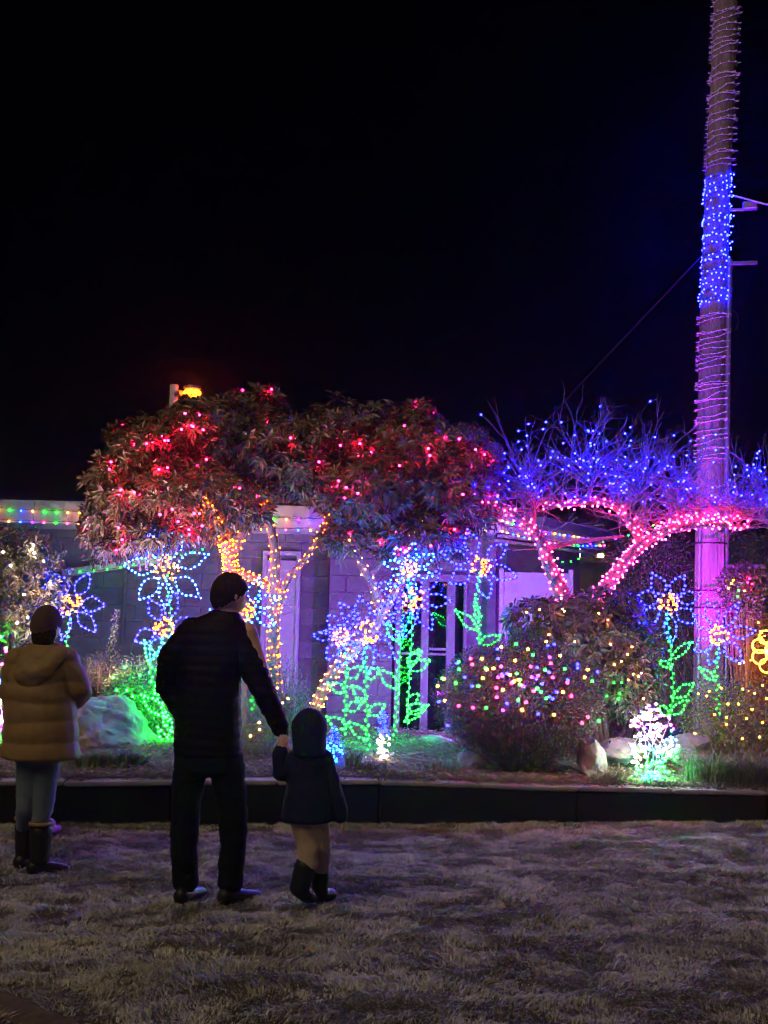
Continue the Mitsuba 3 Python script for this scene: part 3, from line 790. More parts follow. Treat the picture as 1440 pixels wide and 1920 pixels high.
flower('blue light flower in front of the utility pole foot, rightmost of all', 1347, 1190, 9.9, 60, 7, .05, [(1346, 1215), (1345, 1240), (1342, 1262), (1346, 1300), (1346, 1390)], [((1338, 1275), (1312, 1252), 7)], 11)
R = np.random.default_rng(77)

# ------------------------------------------------------------------ eave strings, other strings
mix_cols = ['warm', 'purple', 'warm', 'green', 'blue', 'warm', 'pink', 'yellow', 'cyan']
def multi(pts, weights=None):
    g_ = {}
    for q in pts:
        g_.setdefault(mix_cols[R.integers(len(mix_cols))], []).append(q)
    return {k: A(v) for k, v in g_.items()}
def sag(a, b, n, s):
    t = np.linspace(0, 1, n)[:, None]
    return a * (1 - t) + b * t - A([0, 0, 1]) * s * 4 * t * (1 - t)
ye = YE - .04
wl = [spline(A([[-5.2, ye, 2.72], [-4.2, ye, 2.66], [-3.2, ye, 2.64]]), 30), spline(A([[-5.2, ye, 2.56], [-4.2, ye, 2.53], [-3.2, ye, 2.52]]), 30)]
string('eave_light_string', 'multicoloured bulbs in two rows along the white eave at the left edge', multi(np.vstack([resample(w_, .13) for w_ in wl]) + [0, -.012, -.02]), wl, r=.014, k=.6)
wl = [spline(A([[-3.1, ye, 2.68], [-1.0, ye, 2.62], [1.3, ye, 2.66]]), 60), spline(A([[-3.1, ye, 2.54], [-1.0, ye, 2.5], [1.3, ye, 2.54]]), 60)]
string('eave_light_string', 'multicoloured bulbs along the eave behind the rhododendron crowns', multi(np.vstack([resample(w_, .14) for w_ in wl]) + [0, -.012, -.02]), wl, r=.014, k=.6)
sa, sb = A([1.36, YE - .02, 2.66]), A([E2[0], E2[1] - .05, 2.66])
wl = [sag(sa, sb, 20, .05), sag(sa - [0, 0, .12], sb - [0, 0, .1], 20, .06)]
string('eave_light_string', 'multicoloured bulbs along the receding right end of the eave', multi(np.vstack([resample(w_, .13) for w_ in wl]) + [-.01, -.012, -.02]), wl, r=.014, k=.6)
wl = [sag(P(1060, 1022, 12.0), P(1225, 985, 11.5), 20, .06), sag(P(1040, 1050, 13), P(1085, 1048, 13), 10, .03)]
string('purple_light_string', 'sparse purple and green bulbs on a slack wire below the right end of the eave', {'purple': resample(wl[0], .14)[::2], 'green': np.vstack([resample(wl[0], .14)[1::2], resample(wl[1], .09)])}, wl, r=.012, k=.6)
a, b = P(150, 1072, YA - .25), P(300, 1046, YA - .25)
wl = [sag(a, b, 30, .03), sag(P(300, 1046, YA - .25), P(400, 1022, YA - .6), 20, .03)]
string('green_light_string', 'green bulbs along the sloping white board on the left wall', {'green': np.vstack([resample(w_, .15) for w_ in wl])}, wl, r=.014, k=.8)

# ------------------------------------------------------------------ bed plants
def base_z(c, lift=0):
    c = A(c, float); c[2] = float(bedz(c[0], c[1])) + lift; return c


def fine_bush(name, lab, es, n, L, Wd, colr, stemlist, seed, inner=.45, stemcol=(.16, .11, .08), amp=.25, cat_='bush', stuff='crown', nbr=140):
    """a shrub of many small leaves on fine twigs"""
    b = thing(name, lab, cat_)
    p, o = shell(es, n, inner, amp, seed)
    d = unit(o * .7 + R.normal(0, .7, o.shape) + [0, 0, .2])
    lm = leaves(p, d, o + R.normal(0, .5, o.shape), L * R.uniform(.6, 1.3, len(p)), Wd * R.uniform(.7, 1.2, len(p)), vary(len(p), colr, .45, .12), .2, .05)
    add(stuff, lm[:2], 'm_leaf', b, kind='stuff', color=lm[2])
    tw_ = []
    foot = base_z(stemlist[0], -.05)
    pick = p[R.choice(len(p), min(nbr, len(p)), replace=False)]
    for q in pick:
        f0 = foot + A([R.normal(0, stemlist[1]), R.normal(0, stemlist[1]), 0])
        m_ = f0 * .45 + q * .55 + R.normal(0, .03, 3) + A([0, 0, -.04])
        v, f = tube(spline(A([f0, m_, q]), 6), np.linspace(.007, .002, 6), 3, False)
        tw_.append((v, f, np.repeat(vary(1, stemcol, .3, .08), len(v), 0)))
    tm = cat(tw_)
    add('twig', tm[:2], 'm_twig', b, kind='stuff', color=tm[2])
    return b, p, o


DR = 8.95
es_r = ells([(972, 1305, 158, 100, 0, .66), (880, 1310, 72, 78, 0, .4), (1070, 1310, 68, 80, 0, .4), (970, 1255, 125, 62, 0, .5), (970, 1380, 95, 65, 0, .38), (905, 1370, 70, 50, 0, .3), (1040, 1375, 72, 52, 0, .3)], DR, F0 / DR)
fine_bush('round_bush', 'large rounded bush covered in multicoloured bulbs at the front of the bed', es_r, 95000, .022, .0078, [.038, .030, .025], (P(968, 1462, DR), .05), 5, .40, nbr=200, amp=.16, stemcol=(.045, .038, .032))
zz = lambda lst: [(x / 3.4286 + 800, y / 3.4286 + 1060) for x, y in lst]
_rj = lambda n: [(972 + 145 * q_[0], 1278 + 78 * q_[1]) for q_ in rdir(n)[:, :2] * np.sqrt(R.random((n, 1)))]
rb = {'yellow': zz([(355, 600), (385, 670), (360, 725), (570, 612), (490, 800), (615, 930), (820, 960), (860, 580), (1035, 670), (1015, 720), (115, 870), (110, 730), (70, 775), (770, 490), (480, 525)]) + _rj(6),
      'blue': zz([(460, 600), (245, 718), (293, 777), (195, 630), (835, 815), (717, 955), (705, 730), (820, 507), (950, 545), (970, 635), (970, 660), (1098, 683), (78, 877), (135, 1030), (455, 538)]) + _rj(11),
      'green': zz([(575, 505), (683, 575), (578, 695), (598, 735), (735, 813), (187, 757), (383, 915), (887, 665), (1065, 745), (1105, 1000), (205, 620)]) + _rj(9),
      'red': zz([(797, 630), (293, 638), (282, 600), (810, 720), (930, 840), (1037, 975), (1000, 1015), (298, 915), (205, 903), (668, 650), (905, 755), (640, 880), (480, 650)]) + _rj(6),
      'purple': zz([(485, 713), (460, 720), (490, 932), (677, 720), (790, 590)])}
string('round_bush_light_string', 'multicoloured bulbs spread over the large rounded bush', {c: on_front(l, es_r, .03) for c, l in rb.items()}, None, r=.0145, k=1.5)

es_h = ells([(1090, 1190, 120, 75, 0, .5), (1170, 1210, 65, 80, 0, .45), (1180, 1280, 60, 70, -.05, .4), (1010, 1165, 60, 45, 0, .35), (1130, 1140, 80, 40, .1, .4), (1140, 1260, 80, 80, .1, .4), (1010, 1200, 60, 40, 0, .3)], 9.9, 202)
rs = thing('rhododendron_bush', 'broad leafed rhododendron bush between the rounded bush and the utility pole', 'bush')
p4, o4 = shell(es_h, 1000, .72, .25, 6)
wm = whorls(p4, o4, 7, .095, .034, lambda n: vary(n, [.12, .10, .08], .45, .1), droop=.3)
add('crown', wm[:2], 'm_leaf', rs, kind='stuff', color=wm[2])
add('stem', limb_set([PP([(1120 + a, 1400), (1115 + a, 1330), (1110 + b, 1230)], 9.9) for a, b in ((0, 0), (10, 60), (-10, -50), (20, 40))], [[.025, .02, .012]] * 4), 'm_bark', rs, smooth=40)
an_pts = on_front([(1012, 1143), (987, 1148), (1055, 1142), (1052, 1122), (1058, 1146), (1123, 1150), (1140, 1163), (1185, 1213), (1177, 1227), (1165, 1240), (1152, 1246), (1145, 1208), (1187, 1264), (1197, 1268), (1202, 1262), (1178, 1275), (1207, 1310), (1029, 1190), (1102, 1075), (1078, 1203)], es_h, .04)
string('warm_light_string', 'small warm bulbs in the broad leafed bush left of the pole', {'warm': an_pts, 'green': on_front([(1151, 1280), (1165, 1280), (1162, 1300), (1160, 1310), (1138, 1305)], es_h, .05)}, None, r=.011, k=1.0)

# hedge and twiggy growth behind the pole
fine_bush('dark_hedge', 'dark twiggy hedge growing behind the utility pole', ells([(1210, 1060, 80, 60, 0, .5), (1260, 1080, 60, 90, .1, .5), (1400, 1060, 60, 70, .2, .5), (1385, 1120, 40, 60, 0, .4), (1220, 1160, 60, 70, .2, .4), (1440, 1080, 60, 100, .5, .5)], 12.9, 155), 9000, .05, .022, [.07, .068, .045], (P(1300, 1390, 12.9), .5), 7, .5, cat_='hedge', nbr=260)
es_rb = ells([(1390, 1130, 35, 40, 0, .3), (1400, 1095, 40, 40, .1, .3), (1372, 1100, 25, 35, 0, .25)], 11.3, 177)
fine_bush('climber', 'leafy climber with a few green and orange bulbs right of the pole', es_rb, 1500, .06, .028, [.085, .09, .055], (P(1390, 1330, 11.3), .06), 8, .6, cat_='plant', nbr=50)
string('climber_light_string', 'few green, yellow and orange bulbs in the climber right of the pole', {'green': on_front([(1385, 1107), (1383, 1118)], es_rb, .05), 'yellow': on_front([(1366, 1103), (1372, 1094), (1396, 1108), (1375, 1088)], es_rb, .05), 'red': on_front([(1402, 1092), (1405, 1085), (1410, 1095)], es_rb, .05)}, None, r=.0125, k=1.0)

# right hand bush with yellow bulbs, and grass under it
es_y = ells([(1370, 1330, 75, 55, 0, .4), (1430, 1330, 70, 60, 0, .4), (1320, 1350, 45, 60, 0, .35), (1400, 1390, 80, 50, -.1, .4), (1340, 1290, 40, 25, .1, .3)], 9.5, 210)
fine_bush('fine_bush', 'fine leaved bush with yellow bulbs at the right edge of the bed', es_y, 7000, .03, .011, [.105, .10, .065], (P(1375, 1450, 9.5), .12), 9, .5, nbr=260)
yb = [(1309, 1301), (1325, 1305), (1330, 1296), (1352, 1290), (1362, 1358), (1400, 1347), (1430, 1355), (1392, 1385), (1424, 1382), (1385, 1320), (1415, 1300), (1340, 1340), (1362, 1345), (1410, 1330), (1437, 1310), (1303, 1375), (1393, 1292), (1365, 1320), (1430, 1285)]
string('warm_light_string', 'yellow bulbs dotted over the fine bush at the right edge', {'yellow': on_front(yb, es_y, .04)}, None, r=.011, k=.9)

fine_bush('heather_bush', 'twiggy dull purple bush between the man and the child', ells([(535, 1285, 50, 55, 0, .35), (505, 1320, 55, 60, 0, .35), (560, 1330, 45, 45, 0, .3), (480, 1260, 30, 50, .1, .25)], 10.0, 200), 5000, .022, .008, [.16, .11, .10], (P(525, 1400, 10.0), .08), 12, .4, nbr=260)
es_g = ells([(480, 1380, 40, 50, 0, .3), (510, 1390, 35, 45, 0, .3), (465, 1420, 35, 35, -.1, .25)], 9.1, 220)
fine_bush('green_bush', 'low clipped green bush seen between the man\'s body and the child', es_g, 4500, .02, .008, [.10, .12, .05], (P(490, 1440, 9.1), .05), 13, .5, nbr=120)
string('warm_light_string', 'few warm bulbs low between the man and the child', {'warm': on_front([(486, 1355), (487, 1368), (470, 1380), (540, 1310), (520, 1290), (530, 1318)], es_g + ells([(535, 1300, 60, 60, 0, .35)], 9.9, 200), .06)}, None, r=.012, k=1.0)
es_k = ells([(262, 1285, 58, 55, 0, .35), (290, 1320, 45, 50, 0, .3), (230, 1300, 40, 45, 0, .3)], 10.0, 200)
fine_bush('clipped_shrub', 'rounded leafy shrub lit green above the boulder', es_k, 6000, .028, .012, [.11, .12, .06], (P(265, 1390, 10.0), .05), 14, .55, cat_='shrub', nbr=120)
string('green_light_string', 'green bulbs scattered in the rounded shrub above the boulder', {'green': on_front([(234, 1251), (219, 1294), (238, 1294), (230, 1310), (249, 1306), (283, 1278), (262, 1266), (250, 1330), (290, 1300), (212, 1270)], es_k, .04)}, None, r=.013, k=3.5)
fine_bush('brown_shrub', 'thin brown leafless shrub beside the woman', ells([(185, 1265, 35, 45, 0, .25), (165, 1290, 30, 40, 0, .2), (205, 1250, 25, 35, 0, .2)], 10.1, 198), 1500, .025, .008, [.06, .045, .035], (P(185, 1340, 10.1), .05), 15, .3, cat_='shrub', nbr=160, stemcol=(.05, .035, .028))

# upright conifer-like plant
up_ = thing('upright_plant', 'slim upright grey plant against the wall above the boulder', 'plant')
sp_ = spline(PP([(200, 1330), (203, 1260), (212, 1200), (219, 1148)], 10.3), 30)
add('stem', tube(sp_, np.linspace(.012, .004, 30), 6), 'm_bark', up_, smooth=40)
q = sp_[R.integers(6, 30, 700)] + R.normal(0, .012, (700, 3))
wid = np.interp(q[:, 2], [sp_[6, 2], sp_[18, 2], sp_[29, 2]], [.09, .06, .03])
d = unit(rdir(700) * [1, 1, .2] + [0, 0, .9])
lm = leaves(q, d, rdir(700), wid, wid * .22, vary(700, [.06, .068, .06], .3), .2)
add('needle', lm[:2], 'm_leaf', up_, kind='stuff', color=lm[2])

# big boulder and rocks
def rock(lab, px, py, y, rx, ry, rz, seed, name='rock', sub=4, flat=.6, fine=.35):
    m = trimesh.creation.icosphere(subdivisions=sub)
    v = np.array(m.vertices)
    for _ in range(9):     # cleave a few planes
        nn = unit(np.random.default_rng(seed * 31 + _).normal(size=3) * [1, 1, .8]); k_ = .72 + .2 * np.random.default_rng(seed * 57 + _).random()
        dd_ = v @ nn - k_ * .9
        v -= np.outer(np.maximum(dd_, 0) * .85, nn)
    v = v * (1 + fine * 1.5 * (meshkit.fbm(v * 1.7 + seed * 9, 4, seed) - .5)[:, None] + .16 * np.abs(meshkit.fbm(v * 6 + seed, 4, seed) - .5)[:, None])
    v = v * [rx, ry, rz]
    c = P(px, py, y)
    return add(name, (v + c, np.array(m.faces)), 'm_stone', label=lab, cat='rock', smooth=28)
rock('big grey boulder lit green, behind the woman\'s coat', 205, 1400, 9.5, .50, .45, .46, 12, 'boulder', 5)
rock('pale rock left of the rounded bush, at its foot', 897, 1427, 8.95, .17, .14, .13, 5)
rock('pale upright rock right of the rounded bush', 1110, 1418, 8.9, .125, .14, .19, 6)
rock('brown flat rock right of the pale upright one', 1165, 1410, 9.2, .20, .2, .12, 7)
rock('low dark rock beside the foot of the utility pole', 1290, 1402, 9.4, .2, .2, .14, 8)
rock('small rock under the foot of the entrance frame', 822, 1395, 10.2, .2, .2, .08, 9)

# loose ground cover
n = 26000
x = R.uniform(-3.9, 3.9, n); y = wall_y(x) + .16 + 3.0 * R.random(n) ** 1.8
cl = meshkit.fbm(np.stack([x * 3, y * 3, x * 0], -1), 3, 44)
k_ = cl > .42 + R.uniform(-.15, .1, n)
x, y = x[k_], y[k_]; n = len(x)
an = R.uniform(0, 6.28, n)
d = np.stack([np.cos(an), np.sin(an), R.uniform(-.1, .6, n)], 1)
c1 = np.where(R.random((n, 1)) < .55, A([[.22, .19, .14]]), A([[.11, .13, .07]])) * R.uniform(.5, 1.5, (n, 1))
lm = leaves(np.stack([x, y, bedz(x, y) + R.uniform(0, .03, n)], 1), d, np.stack([R.normal(0, .4, n), R.normal(0, .4, n), np.ones(n)], 1), R.uniform(.02, .055, n), R.uniform(.008, .02, n), c1, .25, .1)
add('ground_cover', lm[:2], 'm_litter', label='leaf litter and low creeping plants covering the bed', cat='ground cover', kind='stuff', color=lm[2])
# plants spilling over the wall edge
n = 5200
xc = R.choice(A([-3.0, -2.2, -1.6, .05, .3, .75, 1.05, 1.35, 1.75, 2.15, 2.55, 2.95]), n) + R.normal(0, .13, n)
y = wall_y(xc) + .02 + np.abs(R.normal(0, .12, n)); z = wall_t(xc) + R.uniform(.0, .05, n) * np.exp(-np.abs(y - wall_y(xc) - .12) * 3)
lm = leaves(np.stack([xc, y, z + .004], 1), unit(rdir(n) + [0, -.5, .2]), rdir(n) + [0, 0, 1], R.uniform(.015, .04, n), R.uniform(.006, .014, n), vary(n, [.10, .09, .06], .5), .25, .2)
add('creeping_plant', lm[:2], 'm_litter', label='small creeping plants along the top edge of the retaining wall', cat='ground cover', kind='stuff', color=lm[2])


def tuft(lab, px, py, y, n, h, colr, spread=.06, lean=.8, name='grass_tuft', wd=.007):
    c = base_z(P(px, py, y), -.01)
    an = R.uniform(0, 6.28, n)
    d = np.stack([np.cos(an), np.sin(an), 0 * an], 1)
    b = c + d * (spread * np.sqrt(R.random(n)))[:, None]
    gm_ = blades(b, d + R.normal(0, .3, (n, 3)) * [1, 1, 0], h * R.uniform(.5, 1.1, n), wd * R.uniform(.6, 1.3, n), vary(n, colr, .4), bend=(R.uniform(.1, 1, n) * lean)[:, None])
    return add(name, gm_[:2], 'm_blade', label=lab, cat='grass', color=gm_[2])
tuft('bright grass tuft right of the woman\'s coat, at the wall edge', 182, 1442, 8.4, 130, .17, [.10, .13, .04], .06, .5)
tuft('dark spreading leafy tuft between boulder and wall', 235, 1440, 8.5, 260, .15, [.075, .095, .05], .17, 1.2, wd=.012)
tuft('grass tuft left of the dark one, beside the woman\'s hem', 150, 1440, 8.45, 130, .14, [.08, .10, .05], .12, 1.0)
tuft('upright grass tuft right of the child\'s hood', 662, 1438, 8.6, 110, .18, [.10, .13, .04], .06, .5)
tuft('low grass between the child and the blue and white spike', 690, 1440, 8.5, 200, .10, [.10, .10, .06], .15, 1.0)
tuft('long grass under the right edge bush, nearest the lit cluster', 1325, 1465, 8.75, 420, .30, [.085, .10, .055], .20, 1.0)
tuft('long grass under the right edge bush, middle clump', 1385, 1468, 8.75, 420, .30, [.085, .10, .055], .20, 1.0)
tuft('long grass at the right end of the bed', 1440, 1468, 8.8, 380, .30, [.085, .10, .055], .20, 1.0)
tuft('dry grass between the pale upright rock and the lit cluster', 1140, 1465, 8.6, 260, .16, [.16, .14, .10], .16, 1.1)
tuft('dry grass at the left foot of the rounded bush', 830, 1448, 8.7, 220, .12, [.12, .12, .08], .2, 1.1)

# ------------------------------------------------------------------ light clusters and spikes
def cluster(lab, parts, wires, name='light_cluster', r=.011, k=1.0):
    s = thing(name, lab, 'light figure')
    add('frame', cat([tube(w_, .0025, 4, False) for w_ in wires]), 'm_frame', s)
    for c, pts in parts.items(): glow(s, c, pts, r, k)
    return s
def blob(px, py, rx, ry, y, n):
    ppm = F0 / y
    d = rdir(n); d[:, 1] = -np.abs(d[:, 1])
    return P(px, py, y) + d * A([rx, (rx + ry) / 2, ry]) / ppm * R.uniform(.6, 1, (n, 1))
y = 8.75
base = base_z(P(1222, 1462, y))
wires = [spline(A([base + [R.normal(0, .05), R.normal(0, .05), 0], P(1222 + R.normal(0, 15), 1410, y), P(1222 + R.normal(0, 35), 1330 + R.uniform(0, 50), y + R.normal(0, .12))]), 10) for _ in range(11)]
cluster('brilliant bush shaped cluster of white, pink and green bulbs at the wall edge', {'white': np.vstack([blob(1210, 1360, 32, 30, y, 34), blob(1195, 1410, 16, 30, y, 22), blob(1250, 1400, 20, 25, y, 14)]), 'pink': blob(1218, 1350, 42, 38, y, 26), 'purple': blob(1225, 1355, 40, 30, y, 12),
        'green': np.vstack([blob(1215, 1425, 45, 35, y, 44), blob(1255, 1410, 20, 22, y, 16)]), 'cyan': np.vstack([blob(1230, 1385, 40, 35, y, 26), blob(1215, 1455, 20, 10, y, 5)]), 'blue': np.vstack([blob(1222, 1462, 22, 8, y, 5), blob(1220, 1345, 35, 25, y, 8)])}, wires, r=.0130, k=2.6)
y = 9.2
wires = [spline(A([base_z(P(-5, 1430, y)), P(0 + R.normal(0, 8), 1350, y), P(4 + R.normal(0, 10), 1265, y)]), 8) for _ in range(8)]
cluster('tall cluster of white, purple and green bulbs at the left edge behind the woman', {'white': blob(2, 1320, 14, 45, y, 26), 'green': np.vstack([blob(2, 1400, 10, 25, y, 12), blob(5, 1210, 12, 25, 9.6, 6)]), 'cyan': blob(4, 1285, 10, 15, y, 7), 'purple': blob(4, 1355, 8, 22, y, 9), 'red': blob(8, 1235, 6, 20, y, 4)}, wires, r=.0145, k=3.5)


def spike(lab, px, y0, y1, y, parts, w=12):
    c0, c1 = base_z(P(px, y1 + 10, y)), P(px, y0, y)
    an = np.linspace(0, 14 * np.pi, 150); t = np.linspace(0, 1, 150)
    hx = (c0 + (c1 - c0) * t[:, None]) + np.stack([np.cos(an), np.sin(an), 0 * an], 1) * ((w / (F0 / y)) * np.sin(np.pi * np.clip(t * .85 + .12, 0, 1)))[:, None]
    s = thing('light_spike', lab, 'light figure')
    add('frame', cat([tube(hx, .003, 4, False), tube(A([c0, c1]), .006, 5)]), 'm_frame', s)
    m = int(np.linalg.norm(c1 - c0) * 190)
    tq = R.random(m); aq = R.uniform(0, 6.283, m)
    q = c0 + (c1 - c0) * tq[:, None] + np.stack([np.cos(aq), np.sin(aq), 0 * aq], 1) * (w / (F0 / y) * np.sin(np.pi * np.clip(tq * .85 + .12, 0, 1)) * np.sqrt(R.random(m)))[:, None]
    tt = (q[:, 2] - c0[2]) / (c1[2] - c0[2])
    for c, a, b in parts:
        m_ = (tt >= a) & (tt < b)
        if m_.any(): glow(s, c, q[m_] + R.normal(0, .004, (m_.sum(), 3)), .012, 1.0)
spike('small light spike, blue above and white below, left of the leafy middle stem', 718, 1332, 1418, 8.9, [('white', 0.0, .5), ('blue', .5, 1.01)], 15)
spike('small light spike, blue above and turquoise below, right of the child\'s hood', 628, 1362, 1430, 8.8, [('cyan', 0.0, .5), ('blue', .5, 1.01)], 18)

# yellow figure on the right edge
yf = thing('ring_figure', 'yellow rosette light figure cut by the right edge', 'light figure')
y = 10.6
ppm = F0 / y
c = P(1452, 1222, y)
rings, pts = [], []
for a in range(9):
    an = a / 9 * 6.283
    q_ = np.linspace(0, 6.283, 16)
    cc = c + A([math.cos(an), 0, math.sin(an)]) * 30 / ppm
    ring = cc + np.stack([np.cos(q_), 0 * q_ - .02, np.sin(q_)], 1) * 13 / ppm
    rings.append(ring); pts.append(resample(ring, .022))
foot = base_z(P(1440, 1400, y))
rings.append(A([foot, c]))
add('frame', cat([tube(r_, .004, 4, False) for r_ in rings]), 'm_frame', yf)
glow(yf, 'yellow', np.vstack(pts + [c + R.normal(0, 1, (40, 3)) * [.16, .02, .17]]), .0105, .9)
glow(yf, 'warm', c + rdir(30) * [.08, .03, .08], .022, 1.6)

# ------------------------------------------------------------------ flood lights (purple wash on pole and building)
def flood(lab, pos, aim, color, power, cut, k=20):
    pos = A(pos, float); d = unit(A(aim, float) - pos)
    f_ = thing('flood_light', lab, 'flood light', None)
    x = unit(np.cross(d, A([0, 0, 1.0]))); z = np.cross(x, d)
    add('housing', orient(cat([box(0, -.05, 0, .16, .05, .11, .012), box(0, -.015, .058, .17, .05, .006), box(0, -.015, -.058, .17, .05, .006), box(.083, -.015, 0, .006, .05, .11), box(-.083, -.015, 0, .006, .05, .11)]), x, d, z, pos), 'm_black', f_)
    add('lens', orient(box(0, -.02, 0, .14, .006, .09), x, d, z, pos), 'm_bulb', f_, glow=color * k, w=.3)
    g_ = pos.copy(); g_[2] = float(bedz(pos[0], pos[1])) - .05
    add('stake', tube(A([g_, pos - d * .06]), .01, 6), 'm_metal', f_)
    scene[key_of('lamp_of_flood')] = {'type': 'spot', 'to_world': T().look_at(origin=(pos + d * .02).tolist(), target=(pos + d).tolist(), up=[0, 0, 1]), 'intensity': {'type': 'rgb', 'value': (color * power).tolist()},
                                      'cutoff_angle': cut, 'beam_width': cut * .5, 'sampling_weight': 3.0}
PUR = A([.36, .012, 1.0])
q = base_z(P(1270, 1400, 10.9), .16)
flood('small black flood light in the bed aimed up the utility pole', q, pole_at(950)[0] + [0, 0, .8], A([.50, .005, .95]), 25.0, 34)
q = base_z(P(893, 1412, 9.8), .10)
flood('small black flood light behind the left of the rounded bush aimed at the entrance', q, [.15, 12.6, 1.75], PUR, 14.0, 42)
q = base_z(P(1160, 1380, 9.2), .2)
flood('small black flood light behind the right of the rounded bush aimed at the twigs', q, P(1130, 900, 10.9), A([.9, .22, .62]), 3.5, 50)

q = base_z(P(70, 1425, 9.0), .2)
flood('small black flood light behind the woman aimed up at the left rhododendron', q, P(290, 950, 10.6), A([1, .54, .45]), 12.0, 40)

# ------------------------------------------------------------------ street lamps, far building, shed
def lamp(lab, px, py, y, hgt, side, L, color, k, arm=.5):
    s = thing('street_lamp', lab, 'street lamp')
    top = P(px, py, y)
    add('post', tube(A([[top[0], top[1], 0], top]), A([.09, .07]), 10), 'm_white', s, smooth=40)
    h0 = top + A([0, 0, -hgt])
    h1 = h0 + A([side * arm, -.1, .02])
    add('arm', tube(A([h0, h1]), .05, 8), 'm_metal', s)
    hd = h1 + A([side * L / 2, 0, 0])
    m = trimesh.creation.icosphere(subdivisions=2)
    v = np.array(m.vertices)
    add('head', (v * [L * .42, .12, .05] + hd + [0, 0, .085], np.array(m.faces)), 'm_metal', s, smooth=40)
    add('lamp', (v * [L * .42, .13, .07] + hd + [0, 0, .0], np.array(m.faces)), 'm_bulb', s, glow=color * k, w=.6)
lamp('amber street lamp on a short arm above the left rhododendron', 327, 722, 17.5, .17, 1, .36, A([5, .5, .02]), 1.0, .14)
lamp('tiny yellow street lamp far off behind the bare tree', 1119, 1038, 38.0, .1, 1, .2, A([20, 13, 3]), .8, .05)
fb = thing('far_building', 'small distant building with a lit white window seen past the eave', 'building')
yb_ = 30.0
a, b = P(1046, 1052, yb_), P(1088, 1024, yb_)
add('wall', box(P(1066, 1040, yb_)[0], yb_ + 1.6, 1.6, 2.2, 3, 3.2), 'm_mortar', fb)
add('window', box((a[0] + b[0]) / 2, yb_ + .02, (a[2] + b[2]) / 2, abs(b[0] - a[0]), .05, abs(b[2] - a[2])), 'm_bulb', fb, glow=(.75, .7, .55), w=.2, label='lit white window')
add('roof', box(P(1066, 1040, yb_)[0], yb_ + 1.6, 3.26, 2.5, 3.3, .12), 'm_mortar', fb)

shd = thing('shed', 'low wooden shed with a reddish plank roof at the right edge', 'shed')
ys = 11.9
x0 = P(1366, 1180, ys)[0]
for k in range(7):
    a_ = A([x0 - .04 + .02 * k, ys - .3 + k * .12, 1.28 + k * .055]); b_ = a_ + A([2.4, 0, .14])
    add('plank', beam(a_, b_, .125, .03, .004), 'm_shedwood', shd)
for k in range(10):
    add('board', box(x0 + 1.15, ys + .05, .1 + k * .118, 2.1, .03, .112, .004), 'm_shedwood', shd)

# ------------------------------------------------------------------ people
def node(p, r):
    r = A(r, float) if np.ndim(r) else A([r, r, r], float)
    return m3.Manifold.sphere(1.0, 20).scale(tuple(r)).translate(tuple(np.asarray(p, float)))


def skin_mesh(chains, fine=.02, smooth=8):
    """chains: [[(point, radius or radii), ...], ...] joined into one smooth surface"""
    bones = []
    for ch in chains:
        ns = [node(*c) for c in ch]
        if len(ns) == 1: bones.append(ns[0])
        for a_, b_ in zip(ns[:-1], ns[1:]):
            bones.append(m3.Manifold.batch_hull([a_, b_]))
    m = m3.Manifold.batch_boolean(bones, m3.OpType.Add).refine_to_length(fine)
    mm = m.to_mesh()
    t = trimesh.Trimesh(np.array(mm.vert_properties[:, :3], float), np.array(mm.tri_verts), process=True)
    trimesh.smoothing.filter_taubin(t, lamb=.5, nu=.52, iterations=smooth)
    return t


def quilt(t, step, amp, org=0.0, wob=.01):
    """puffer quilting: rounded horizontal channels"""
    v, nrm = np.array(t.vertices), np.array(t.vertex_normals)
    zz_ = v[:, 2] + wob * (meshkit.noise(v * 6, 2) - .5) * 2
    ph = (zz_ - org) / step
    h = np.abs(np.sin(np.pi * ph)) ** .6
    t.vertices = v + nrm * (amp * (h - .6) + .006 * (meshkit.fbm(v * 14, 2, 9) - .5))[:, None]
    return t


def creases(t, amp, f=9, seed=1):
    v, nrm = np.array(t.vertices), np.array(t.vertex_normals)
    t.vertices = v + nrm * (amp * (meshkit.fbm(v * [f, f, f * 1.8], 3, seed) - .5) * 2)[:, None]
    return t


def hand(wrist, d, palm_n, s=1.0, curl=.5, thumb=1):
    """palm and five fingers; d: from wrist to knuckles, palm_n: out of the palm"""
    d, pn = unit(A(d, float)), A(palm_n, float)
    sd = unit(np.cross(d, pn)); pn = np.cross(sd, d)
    w = A(wrist, float)
    ch = [[(w, A([.026]) [0] * s), (w + d * .05 * s, .030 * s), (w + d * .085 * s + sd * .02 * s, .016 * s)], [(w + d * .03 * s, .026 * s), (w + d * .085 * s - sd * .024 * s, .015 * s)]]
    for k, (o_, L) in enumerate(((-.033, .062), (-.011, .076), (.011, .080), (.033, .070))):
        b = w + (d * .085 + sd * o_) * s
        dirs, q, out = d.copy(), b, [(b, .0098 * s)]
        for j, seg in enumerate((.45, .32, .23)):
            an = curl * (j + .6) * (.8 + .08 * k)
            dv = d * math.cos(an) + pn * math.sin(an)
            q = q + dv * L * seg * s
            out.append((q, (.0095 - .001 * j) * s))
        ch.append(out)
    b = w + (d * .03 + sd * thumb * .026) * s
    ch.append([(b, .013 * s), (b + (d * .03 + sd * thumb * .022 + pn * .012) * s, .0115 * s), (b + (d * .058 + sd * thumb * .018 + pn * .028) * s, .0095 * s)])
    return ch


